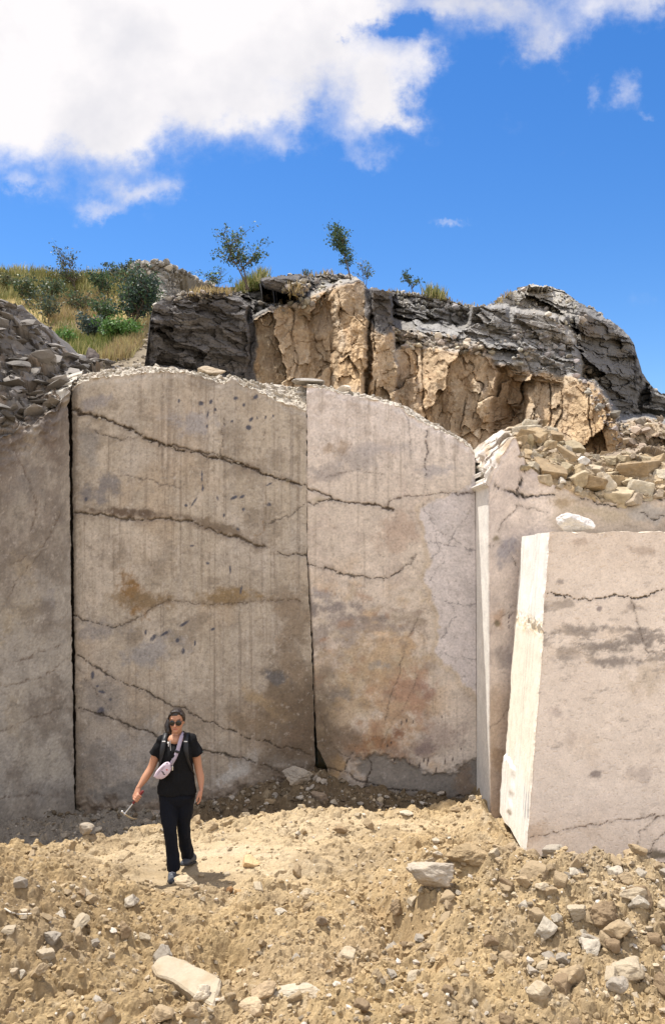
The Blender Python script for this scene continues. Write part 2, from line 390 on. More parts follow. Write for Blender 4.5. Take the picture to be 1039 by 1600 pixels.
def rock_backing():
    # dark rock backing added behind the corner slot to shut out the sky
    V = []
    for z in np.linspace(-.7, 5.4, 60):
        for x in np.linspace(-4.4, -3.0, 16): V.append((x, 12.0 + .15 * vn(np.array(x * 3.), np.array(z * 3.)).item(), z))
    o = link('rock_backing', raw_mesh('rock_backing', np.array(V), grid_faces(60, 16), np.tile((.10, .08, .065), (960, 1)), True), M_wall); o['kind'] = 'structure'
rock_backing()
def lip_pale(px, py, crk, cid, f):
    c = np.empty(px.shape + (3,)); c[:] = (.50, .45, .37)
    c *= (.85 + .3 * cid)[..., None]; n = fbm(px * .1, py * .1, 7, 4)
    c = c * (1 - (crk * .5)[..., None]) + np.array((.2, .15, .1)) * (crk * .5)[..., None]
    m = ss(0, .5, n)[..., None] * .45
    return c * (1 - m) + np.array((.36, .30, .24)) * m

# --- the recessed, streaked face on the left
def paint_streaked(px, py):
    P = Paint(px, py, (.44, .38, .305))
    P.mottle(.16, 1)
    P.mix(ss(-.1, .6, fbm(px * .011, py * .008, 6, 4)) * .45, (.47, .42, .37))
    P.mix(ss(0, .6, fbm(px * .013 + 9, py * .010, 9, 4)) * .5, (.46, .355, .25))
    P.mix(ss(.02, .34, fbm(px * .016, py * .022, 4, 7, .66)) * .66, (.255, .21, .16)); P.mix(ss(.05, .45, fbm(px * .02 + 4, py * .015, 13, 7, .62)) * .5, (.60, .53, .45))
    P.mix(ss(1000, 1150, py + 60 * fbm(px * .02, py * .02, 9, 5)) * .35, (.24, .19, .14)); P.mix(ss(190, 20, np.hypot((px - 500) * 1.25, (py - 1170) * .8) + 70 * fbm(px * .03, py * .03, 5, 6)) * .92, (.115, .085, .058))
    P.streaks((.20, .155, .115), .45, .09, .0045, 3, .0, .55, ss(180, 240, px) * ss(800, 700, py) * (.35 + .65 * ss(420, 330, px)))
    P.streaks((.21, .165, .12), .55, .16, .005, 5, .05, .6, ss(600, 760, py) * ss(1020, 880, py))
    P.streaks((.46, .42, .38), .25, .13, .0035, 11, .1, .6, ss(120, 300, px))
    P.streaks((.25, .20, .15), .5, .2, .007, 14, .15, .6, ss(900, 1000, py) * ss(250, 330, px))
    P.streaks((.20, .16, .125), .5, .3, .004, 17, .2, .55)
    for a in [(165, 762, 45, 28, (.235, .215, .205), .85, -12), (150, 985, 55, 22, (.27, .25, .24), .6, 0), (300, 660, 50, 22, (.34, .32, .32), .6, 0),
              (150, 630, 40, 16, (.29, .27, .27), .6, -15), (140, 700, 22, 40, (.29, .275, .26), .5, 0), (210, 925, 26, 46, (.255, .16, .075), .85, -18),
              (235, 940, 70, 16, (.23, .165, .095), .7, 0), (360, 932, 75, 16, (.25, .18, .10), .75, -3), (200, 800, 75, 9, (.15, .11, .08), .85, 5),
              (325, 818, 70, 12, (.20, .155, .11), .7, 20), (440, 1090, 52, 70, (.20, .155, .11), .8, 15), (395, 1130, 70, 30, (.23, .175, .12), .7, 15),
              (455, 990, 30, 120, (.26, .205, .15), .7, 0), (240, 1020, 60, 30, (.31, .295, .29), .6, -20), (430, 1060, 30, 16, (.15, .14, .135), .8, 0),
              (160, 1090, 34, 60, (.27, .24, .21), .6, 0), (400, 1090, 40, 14, (.34, .255, .155), .6, 40), (440, 1115, 40, 16, (.36, .27, .17), .5, 40),
              (150, 1190, 40, 40, (.22, .19, .16), .6, 0), (200, 1240, 90, 22, (.22, .20, .175), .8, 0), (370, 1206, 55, 16, (.46, .43, .39), .85, -35),
              (230, 1180, 90, 60, (.33, .305, .28), .5, 0), (460, 1200, 45, 22, (.34, .31, .27), .8, 10), (465, 1150, 34, 30, (.19, .14, .10), .8, 0)]:
        P.blob(a[0], a[1], a[2], a[3], a[4], a[5], a[6], int(a[0]) % 19)
    P.specks([(325, 648, 2, 9, 10), (336, 640, 3, 4, 0), (330, 628, 3, 5, 20), (314, 630, 6, 5, 0), (368, 622, 5, 4, 0), (381, 633, 3, 4, 0), (393, 655, 3, 6, 40), (402, 653, 2, 4, 0),
              (415, 652, 2, 4, 20), (427, 650, 2, 3, 0), (363, 658, 3, 3, 0), (400, 620, 4, 6, 40), (316, 744, 1.6, 11, 0), (317, 762, 1.8, 7, 0), (366, 778, 3, 8, 60), (378, 776, 3, 7, 60),
              (381, 796, 3, 4, 0), (420, 788, 4, 4, 30), (340, 778, 2, 5, -20), (303, 785, 2, 12, 35), (291, 790, 3, 3, 0), (350, 806, 2, 4, 0), (372, 827, 4, 3, 0), (324, 666, 2, 4, 0), (280, 626, 3, 4, 0),
              (240, 996, 4, 9, 45), (258, 990, 3, 10, 60), (288, 975, 3, 11, 55), (228, 988, 2, 5, 0), (333, 983, 3, 5, 60), (278, 1000, 4, 5, 0), (286, 1017, 3, 6, 0), (305, 1005, 2, 6, 0),
              (145, 1055, 4, 8, 0), (153, 1072, 3, 3, 0), (160, 1081, 7, 2.5, 10), (173, 1093, 3, 3, 0), (135, 780, 3, 4, 0), (360, 890, 2, 10, -5), (377, 922, 2, 8, 10), (325, 880, 4, 3, 0), (158, 1111, 9, 8, 0),
              (420, 757, 8, 1.6, -25), (388, 668, 6, 5, 0), (300, 853, 4, 2, 0)], (.095, .095, .115), .88)
    P.crack([(112, 638), (135, 648), (165, 655), (190, 664), (215, 676), (240, 692), (275, 700), (310, 709), (345, 716), (385, 729), (425, 743), (480, 759)], 2.5, .03, (.06, .042, .028), .95, 1, .55, 4)
    P.crack([(225, 684), (250, 692), (290, 700), (345, 713), (400, 735)], 1.8, .02, (.07, .05, .03), .8, 2, .5, 4)
    P.crack([(150, 675), (170, 681), (190, 690), (222, 680)], 1.2, .01, seed=4, a=.75)
    P.crack([(118, 800), (145, 803), (185, 808), (215, 813), (260, 810), (300, 817), (345, 832), (380, 845), (410, 855)], 2.6, .03, (.07, .05, .03), .8, 5, .75, 4.5)
    P.crack([(410, 855), (440, 864), (480, 870)], 1.3, .015, seed=6)
    P.crack([(115, 965), (140, 972), (172, 980), (196, 976)], 1.5, .015, seed=7)
    P.crack([(196, 976), (215, 965), (245, 945), (270, 938), (330, 945), (380, 940), (430, 936), (470, 938)], 1.5, .012, (.10, .07, .045), .7, 8, .5, 4)
    P.crack([(120, 1022), (140, 1034), (165, 1050), (190, 1064), (220, 1078), (260, 1098), (300, 1115), (340, 1135), (380, 1150), (420, 1162), (470, 1175), (494, 1180)], 1.7, .02, seed=9, halo=.4)
    P.crack([(122, 1108), (150, 1113), (180, 1124), (205, 1135), (240, 1148), (310, 1174), (350, 1179), (380, 1184), (405, 1196), (435, 1206)], 1.9, .02, seed=10, halo=.45)
    P.crack([(412, 818), (440, 812), (460, 800), (480, 784)], .9, .008, seed=11, a=.7)
    P.crack([(349, 650), (347, 690), (346, 716)], .9, .008, seed=12, a=.7); P.crack([(414, 670), (408, 700), (404, 720)], .8, .006, seed=13, a=.6)
    P.crack([(180, 742), (230, 750), (285, 762)], .9, .006, seed=14, a=.6); P.crack([(412, 815), (412, 830), (395, 838)], .8, .006, (.25, .16, .08), seed=15, a=.7)
    P.crack([(118, 1040), (175, 1110), (215, 1160)], .8, .006, seed=16, a=.5)
    # earth splashed and crumbling along the foot of the face
    foot = lin([(118, 1225), (200, 1250), (300, 1235), (330, 1225), (420, 1205), (490, 1185)], px)
    m = ss(-6, 22, py - foot + 26 * fbm(px * .05, py * .05, 3, 5))
    P.mix(m * .85, (.16, .12, .085)); P.rel += .05 * m * (fbm(px * .09, py * .09, 8, 4) + .3)
    P.mix(ss(122, 117, px) * .6, (.12, .10, .08))
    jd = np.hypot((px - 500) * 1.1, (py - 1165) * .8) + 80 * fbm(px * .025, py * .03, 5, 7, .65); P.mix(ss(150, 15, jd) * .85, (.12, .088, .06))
    P.grain(1, .8)
    return P
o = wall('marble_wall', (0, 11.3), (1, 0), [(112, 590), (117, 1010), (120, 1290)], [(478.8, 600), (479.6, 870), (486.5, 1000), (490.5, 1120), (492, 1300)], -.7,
         [(100, 614), (112, 612), (120, 603), (130, 597), (160, 589), (200, 587), (250, 581), (285, 582), (330, 593), (352, 601), (356, 597), (362, 592), (380, 602), (410, 614), (440, 631), (478, 643)],
         [(90, 600), (120, 590), (160, 580), (200, 574), (240, 572), (270, 576), (330, 588), (365, 590), (400, 598), (440, 603), (500, 606)], .45, paint_streaked, lip_pale, lip_amp=.045, lip_cell=9)
tag(o, 'tall grey-brown streaked marble cut face behind the walking person', 'quarry wall')

# --- the paler face with the pink lobe, right of the vertical joint
def paint_lobed(px, py):
    P = Paint(px, py, (.66, .575, .490))
    P.mottle(.12, 2)
    P.mix(ss(800, 640, py) * .8, (.73, .655, .605))
    P.mix(ss(-.1, .5, fbm(px * .016, py * .02, 8, 4)) * .3, (.58, .50, .44))
    low_ = ss(860, 960, py + 70 * fbm(px * .015, py * .015, 3, 5)) * ss(720, 660, px)
    P.mix(ss(.0, .4, fbm(px * .022, py * .03, 12, 7, .62)) * .85 * low_, (.32, .26, .21)); P.mix(ss(.0, .4, fbm(px * .02 + 7, py * .02, 14, 7, .62)) * .75 * low_, (.56, .40, .25)); P.mix(ss(.05, .4, fbm(px * .03 + 3, py * .04, 2, 7, .66)) * .5, (.52, .435, .375))
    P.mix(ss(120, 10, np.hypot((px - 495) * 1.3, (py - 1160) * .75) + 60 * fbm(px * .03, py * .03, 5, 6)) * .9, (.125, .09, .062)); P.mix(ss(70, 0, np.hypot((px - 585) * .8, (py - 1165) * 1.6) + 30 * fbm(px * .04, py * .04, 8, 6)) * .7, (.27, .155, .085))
    P.streaks((.40, .345, .29), .5, .12, .006, 3, .1, .6, ss(900, 700, py) * ss(480, 560, px))
    P.streaks((.36, .30, .24), .45, .22, .006, 9, .15, .6)
    blue = poly_sd(px + 9 * fbm(px * .06, py * .06, 4, 6, .65), py + 9 * fbm(px * .06, py * .06, 7, 6, .65),
                   [(655, 792), (664, 822), (670, 860), (671, 882), (663, 900), (672, 930), (683, 965), (689, 1000), (680, 1016), (702, 1040), (725, 1066), (746, 1088), (770, 1000), (770, 700), (744, 742), (735, 758), (715, 770), (690, 776)])
    bm_ = ss(2.5, -2.5, blue)
    for a in [(530, 700, 26, 20, (.36, .28, .21), .6, 0), (515, 740, 40, 18, (.40, .355, .33), .6, 0), (560, 720, 40, 20, (.43, .39, .37), .5, 0), (590, 700, 60, 14, (.45, .41, .40), .5, 0),
              (680, 735, 34, 12, (.43, .40, .40), .55, 0), (620, 830, 50, 40, (.47, .355, .28), .5, 0), (520, 950, 60, 14, (.285, .25, .235), .75, -3), (560, 965, 70, 12, (.30, .26, .24), .65, 2), (520, 990, 60, 22, (.29, .25, .225), .6, 0),
              (500, 930, 30, 14, (.31, .28, .28), .6, 0), (590, 980, 80, 10, (.33, .28, .25), .6, 5), (590, 1050, 110, 60, (.46, .355, .24), .65, 0), (540, 1100, 60, 60, (.40, .30, .19), .55, 0), (620, 1110, 60, 70, (.44, .305, .195), .65, 0),
              (590, 1040, 22, 14, (.33, .30, .27), .7, 0), (520, 1085, 32, 22, (.27, .235, .20), .7, 0), (640, 1090, 40, 55, (.40, .255, .185), .6, 0), (590, 1160, 42, 20, (.30, .17, .095), .75, -10), (560, 1165, 36, 16, (.30, .18, .105), .7, 0), (660, 1075, 26, 26, (.33, .21, .165), .6, 0),
              (690, 1150, 44, 30, (.38, .30, .26), .5, 0), (665, 1170, 22, 20, (.27, .205, .19), .6, 0), (620, 1145, 18, 14, (.25, .14, .09), .7, 0), (530, 1150, 40, 24, (.25, .19, .14), .6, 0), (520, 1200, 40, 26, (.37, .25, .13), .7, 0),
              (505, 1080, 18, 80, (.29, .235, .18), .6, 0), (545, 1060, 14, 8, (.50, .42, .31), .6, 30), (495, 780, 14, 6, (.50, .43, .33), .7, 0)]:
        P.blob(a[0], a[1], a[2], a[3], a[4], a[5], a[6], int(a[0]) % 19)
    r_ = np.random.default_rng(31)
    for _ in range(90):
        x, y = r_.uniform(490, 680), r_.uniform(920, 1190)
        P.blob(x, y, r_.uniform(6, 22), r_.uniform(4, 14), [(.28, .235, .20), (.50, .40, .27), (.36, .22, .14), (.55, .47, .36)][r_.integers(4)], .38, r_.uniform(-40, 40), r_.integers(17), .09, 1.4, 1.1)
    # pale rind along the edge of the stained zone
    P.mix(ss(7, 1, np.abs(blue - 4)) * .5 * ss(775, 800, py), (.56, .46, .34))
    P.mix(bm_, (.68, .625, .61)); k = bm_ * ss(-.2, .5, fbm(px * .03, py * .03, 5, 4)) * .3; P.mix(k, (.55, .51, .50))
    for c in [[(672, 930), (700, 943), (746, 946)], [(665, 846), (700, 850), (746, 860)], [(686, 1020), (710, 1027), (746, 1030)], [(670, 905), (690, 880), (700, 845), (740, 790)], [(668, 880), (685, 860), (672, 800)], [(690, 1000), (712, 960), (700, 943)], [(660, 790), (690, 830), (720, 850)]]:
        P.crack(c, .9, .006, (.16, .15, .16), .6, int(c[0][0]) % 13, .15)
    # grey rock under the lobe
    low = poly_sd(px + 12 * fbm(px * .06, py * .06, 3, 6, .65), py + 12 * fbm(px * .06, py * .06, 6, 6, .65), [(556, 1184), (585, 1178), (612, 1184), (640, 1194), (670, 1206), (695, 1210), (718, 1202), (738, 1186), (770, 1172), (770, 1320), (560, 1320), (574, 1225)])
    lm = ss(6, -5, low); P.mix(lm * .92, (.215, .195, .17)); P.rel -= .045 * lm
    P.mix(lm * ss(0, .4, fbm(px * .05, py * .05, 10, 4)) * .5, (.30, .265, .23))
    P.blob(727, 1225, 20, 30, (.27, .205, .15), .8, 0, 4)
    for (x, y, h) in [(640, 1194, 5), (655, 1196, 8), (662, 1188, 6), (668, 1190, 10), (681, 1203, 6), (695, 1190, 7), (707, 1186, 5), (616, 1188, 6), (542, 1190, 6), (627, 1130, 7), (635, 1126, 5), (645, 1128, 4), (690, 1120, 3), (720, 1170, 3), (605, 1165, 4), (611, 1160, 3)]:
        P.blob(x, y, 1.6, h, (.07, .05, .045), .9, 8, 3, .2, .4)
    P.crack([(480, 762), (500, 767), (520, 779), (545, 786), (575, 788), (600, 793), (616, 795)], 2.1, .025, (.07, .05, .035), .95, 3, .4, 4)
    P.crack([(606, 792), (616, 780), (632, 775), (680, 773), (746, 770)], 1.4, .012, (.10, .075, .06), .8, 4, .3); P.crack([(480, 784), (492, 786), (505, 781), (518, 780)], 1.5, .015, seed=5)
    P.crack([(480, 878), (510, 888), (540, 898), (575, 903), (600, 904), (618, 895), (628, 888)], 1.5, .016, seed=6); P.crack([(628, 888), (640, 878), (650, 866)], .8, .008, seed=7, a=.6)
    P.crack([(668, 674), (664, 720), (666, 770)], 1.3, .012, (.08, .07, .07), .8, 8, .15); P.crack([(628, 640), (638, 660), (641, 700), (643, 742)], .8, .006, seed=9, a=.4, halo=.15)
    P.crack([(655, 960), (635, 1000), (620, 1060), (606, 1100), (602, 1130)], .8, .006, seed=10, a=.5); P.crack([(560, 1160), (548, 1180), (540, 1200)], 1.0, .01, seed=11)
    P.crack([(505, 1200), (540, 1206), (575, 1225), (620, 1236), (700, 1246), (746, 1246)], 1.8, .02, (.04, .03, .025), .8, 12); P.crack([(575, 1184), (580, 1200), (572, 1225)], 1.3, .01, seed=13); P.crack([(510, 745), (560, 735), (600, 742)], .8, .005, seed=2, a=.4)
    P.crack([(590, 1178), (600, 1150), (640, 1090), (655, 1050)], .7, .004, seed=5, a=.4); P.crack([(500, 1120), (515, 1160), (550, 1190)], 1.0, .01, seed=7, a=.6)
    P.mix(ss(4.5, 1, px - lin([(600, 479), (870, 480), (1000, 487), (1100, 491), (1180, 494), (1220, 512)], py)) * ss(860, 900, py) * .8, (.10, .075, .055))
    m = ss(-4, 16, py - lin([(480, 1210), (560, 1232), (746, 1250)], px) + 18 * fbm(px * .06, py * .06, 3, 5)); P.mix(m * .85, (.16, .12, .085)); P.rel += .04 * m * fbm(px * .09, py * .09, 8, 4)
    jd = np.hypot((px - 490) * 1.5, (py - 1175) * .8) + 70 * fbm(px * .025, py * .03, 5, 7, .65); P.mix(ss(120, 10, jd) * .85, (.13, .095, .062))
    P.grain(4, .7)
    return P
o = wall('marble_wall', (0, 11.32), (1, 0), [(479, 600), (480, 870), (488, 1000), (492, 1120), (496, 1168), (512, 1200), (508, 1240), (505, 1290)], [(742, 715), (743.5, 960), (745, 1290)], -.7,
         [(470, 606), (479, 605), (490, 604), (520, 611), (551, 618), (590, 627), (625, 636), (632, 640), (634, 645), (640, 648), (662, 663), (690, 673), (706, 681), (722, 690), (733, 699), (740, 707), (750, 722)],
         [(470, 603), (500, 603), (540, 611), (600, 624), (640, 638), (665, 655), (700, 673), (730, 691), (760, 712)], .4, paint_lobed, lip_pale, lip_amp=.03, lip_cell=9, nlip=24, ej=.12)
tag(o, 'pale pinkish marble cut face with rounded stained lobe and blue-grey patch', 'quarry wall')

# --- the face behind the loose block, broken at its top
def paint_right(px, py):
    P = Paint(px, py, (.70, .605, .535)); P.mottle(.12, 5)
    P.mix(ss(0, .5, fbm(px * .02, py * .02, 3, 4)) * .4, (.43, .365, .34))
    P.mix(ss(1030, 1120, py + 30 * fbm(px * .03, py * .03, 3, 4)) * .6, (.43, .30, .19))
    P.mix(ss(850, 880, px + 8 * fbm(px * .06, py * .06, 4, 4)) * ss(745, 775, py) * .6, (.42, .335, .235))
    for a in [(790, 860, 16, 26, (.40, .365, .37), .85, 0), (778, 965, 14, 30, (.47, .33, .24), .6, 0), (790, 1030, 18, 24, (.36, .31, .29), .6, 0), (840, 720, 20, 26, (.51, .44, .40), .6, 0), (880, 785, 30, 10, (.33, .25, .16), .6, 0), (930, 800, 60, 12, (.48, .40, .30), .7, 10), (1010, 800, 50, 20, (.42, .39, .36), .6, 0),
              (776, 975, 5, 5, (.27, .22, .15), .8, 0), (774, 840, 8, 7, (.28, .23, .15), .7, 0), (778, 1180, 12, 30, (.38, .26, .16), .5, 0)]:
        P.blob(a[0], a[1], a[2], a[3], a[4], a[5], a[6], int(a[0]) % 19)
    P.crack([(772, 759), (790, 768), (805, 772), (830, 775), (866, 773)], 1.7, .03, (.06, .05, .04), .95, 3, .2); P.crack([(805, 771), (812, 752), (822, 730)], 2.3, .04, (.03, .03, .03), .95, 4, .1)
    P.crack([(778, 830), (790, 808), (806, 792), (825, 794), (855, 800)], 1.0, .01, seed=5, a=.6); P.crack([(764, 852), (778, 848), (800, 868), (812, 900)], 1.0, .01, seed=6, a=.7, halo=.2)
    P.crack([(905, 777), (930, 783), (965, 792), (1000, 783), (1045, 780)], 1.5, .03, seed=7); P.crack([(1000, 800), (1020, 812), (1045, 802)], 1.2, .02, seed=8)
    P.crack([(766, 980), (790, 960), (806, 955)], .8, .005, seed=9, a=.4); P.crack([(766, 1140), (785, 1120), (800, 1100)], .8, .006, seed=10, a=.5)
    # the small painted mark beside the loose block
    for (x, y, rx, ry) in [(795.5, 961.5, 2.4, 2.0), (794.5, 965.5, 1.7, 2.4), (799, 961, .9, 1.2), (794.3, 971.5, 1.8, 1.5), (795, 977.4, 2.4, .9), (795, 980.8, 2.2, .9), (798.7, 981.2, 1, 1), (797, 948, 3.2, .7), (801.5, 946, 1, 1)]:
        P.blob(x, y, rx, ry, (.13, .10, .10), .85, 0, 3, .2, .2, .5)
    P.grain(7, .5)
    return P
def lip_blocks(px, py, crk, cid, f):
    c = np.empty(px.shape + (3,)); c[:] = (.36, .28, .18)
    c *= (.75 + .5 * cid)[..., None]
    w = ss(810, 780, px + 14 * fbm(px * .08, py * .08, 5, 4))[..., None]; c = c * (1 - w) + np.array((.62, .56, .50)) * w
    n = fbm(px * .06, py * .06, 7, 5)
    m = (ss(.05, .5, n) * .6)[..., None]; c = c * (1 - m) + np.array((.44, .30, .15)) * m
    m = (ss(.1, .5, -n) * .5 + .0)[..., None]; c = c * (1 - m) + np.array((.52, .48, .42)) * m
    m = (ss(.55, .95, f + .2 * n) * ss(800, 850, px))[..., None]; c = c * (1 - m) + np.array((.30, .235, .17)) * m
    k = (crk * .7)[..., None]; return c * (1 - k) + np.array((.10, .075, .05)) * k
Y_RIGHT = 10.35
o = wall('marble_wall', (0, Y_RIGHT), (1, 0), [(764, 690), (765, 960), (766.5, 1290)], [(1180, 700), (1180, 1290)], -.7,
         [(755, 770), (764, 762), (768, 745), (774, 728), (788, 706), (800, 684), (806, 684), (814, 706), (824, 729), (845, 744), (867, 760), (907, 776), (940, 784), (975, 790), (1000, 780), (1045, 776), (1200, 776)],
         [(740, 715), (752, 692), (766, 682), (780, 674), (792, 668), (818, 661), (841, 653), (855, 668), (878, 686), (901, 702), (936, 712), (964, 706), (999, 700), (1039, 700), (1200, 700)], 1.25, paint_right, lip_blocks,
         nlip=120, lip_amp=lambda p: .05 + .07 * ss(790, 830, p), lip_cell=3.2, D=2.9, mat=M_wall, side_col=(.82, .79, .73), lcorner=.10, el=.06)
tag(o, 'marble face with broken orange blocks along its top, behind the loose block', 'quarry wall')

# --- the oblique face at the left edge, under the slate scree
def paint_oblique(px, py):
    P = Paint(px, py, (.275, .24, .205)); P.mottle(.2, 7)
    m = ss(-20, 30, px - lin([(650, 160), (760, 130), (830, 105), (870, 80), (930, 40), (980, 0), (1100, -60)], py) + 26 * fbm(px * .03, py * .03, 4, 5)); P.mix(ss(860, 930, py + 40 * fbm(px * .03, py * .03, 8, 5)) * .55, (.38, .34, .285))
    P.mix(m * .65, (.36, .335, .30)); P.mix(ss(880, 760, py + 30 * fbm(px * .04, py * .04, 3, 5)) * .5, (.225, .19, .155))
    P.streaks((.17, .14, .11), .5, .16, .012, 5, .1, .6, ss(1000, 800, py)); P.streaks((.46, .42, .36), .4, .15, .02, 9, .15, .6)
    for a in [(70, 700, 40, 40, (.20, .16, .13), .7, 0), (40, 760, 30, 50, (.25, .225, .20), .6, 40), (90, 800, 20, 40, (.22, .19, .165), .6, 0), (80, 945, 14, 40, (.28, .265, .26), .6, 0), (30, 960, 30, 60, (.36, .30, .21), .5, 30), (60, 1180, 60, 50, (.40, .365, .31), .6, 0), (40, 880, 26, 30, (.40, .33, .23), .4, 45), (85, 1090, 26, 10, (.24, .20, .16), .6, -20), (60, 1240, 70, 20, (.27, .25, .225), .6, 0), (20, 1120, 20, 50, (.36, .31, .24), .6, 0)]:
        P.blob(a[0], a[1], a[2], a[3], a[4], a[5], a[6], int(a[0]) % 19)
    for c in [[(-10, 1150), (20, 1135), (55, 1122), (85, 1112), (110, 1104)], [(-10, 1070), (30, 1068), (70, 1056), (110, 1028)], [(20, 880), (50, 868), (75, 845), (95, 800)], [(30, 1032), (60, 1022), (95, 1005)], [(-10, 1250), (40, 1242), (100, 1240)], [(20, 690), (40, 740), (60, 790), (50, 830)], [(0, 960), (30, 900), (70, 860)]]:
        P.crack(c, 1.1, .012, (.12, .085, .06), .7, int(c[1][0]) % 13, .3)
    r_ = np.random.default_rng(5)
    for _ in range(50): P.blob(r_.uniform(-20, 110), r_.uniform(720, 1250), r_.uniform(1, 3), r_.uniform(1, 3), (.55, .50, .43), .6, 0, 3, .2, .4)
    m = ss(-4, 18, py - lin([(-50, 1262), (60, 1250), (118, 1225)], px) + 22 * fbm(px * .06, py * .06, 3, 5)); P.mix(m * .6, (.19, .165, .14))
    top = lin([(-80, 720), (0, 690), (40, 668), (60, 652), (90, 640), (106, 606)], px)
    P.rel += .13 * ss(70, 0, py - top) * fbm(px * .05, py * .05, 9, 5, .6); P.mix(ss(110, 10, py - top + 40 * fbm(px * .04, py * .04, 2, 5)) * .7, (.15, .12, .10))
    P.mix(ss(.0, .4, fbm(px * .02, py * .018, 13, 7, .66)) * .7, (.19, .16, .13)); P.mix(ss(.05, .4, fbm(px * .025 + 5, py * .02, 5, 7, .62)) * .45, (.42, .38, .32))
    P.grain(10, .85)
    return P
def lip_scree(px, py, crk, cid, f):
    c = np.empty(px.shape + (3,)); c[:] = (.17, .155, .14); c *= (.6 + .8 * cid)[..., None]
    n = fbm(px * .05, py * .05, 7, 5); m = ss(-.05, .4, n + .15 - .3 * f)[..., None] * .75; c = c * (1 - m) + np.array((.21, .155, .105)) * m
    m = ss(.15, .5, fbm(px * .07 + 9, py * .1, 2, 4))[..., None] * .7; c = c * (1 - m) + np.array((.25, .225, .195)) * m
    k = (crk * .6)[..., None]; return c * (1 - k) + np.array((.07, .055, .04)) * k
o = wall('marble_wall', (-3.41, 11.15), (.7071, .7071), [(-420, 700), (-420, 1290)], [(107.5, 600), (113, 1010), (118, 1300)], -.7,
         [(-420, 800), (-80, 716), (0, 686), (25, 676), (45, 668), (60, 654), (90, 642), (100, 622), (108, 606)],
         [(-500, 440), (-100, 455), (0, 472), (36, 478), (58, 500), (82, 515), (97, 540), (112, 556), (135, 566), (180, 572), (240, 580)], 2.4, paint_oblique, lip_scree, nlip=190, lip_amp=.17, lip_cell=2.4, D=2.5, plateau=3.0, cell=.015)
tag(o, 'shaded grey marble face at the left edge under slate scree', 'quarry wall')

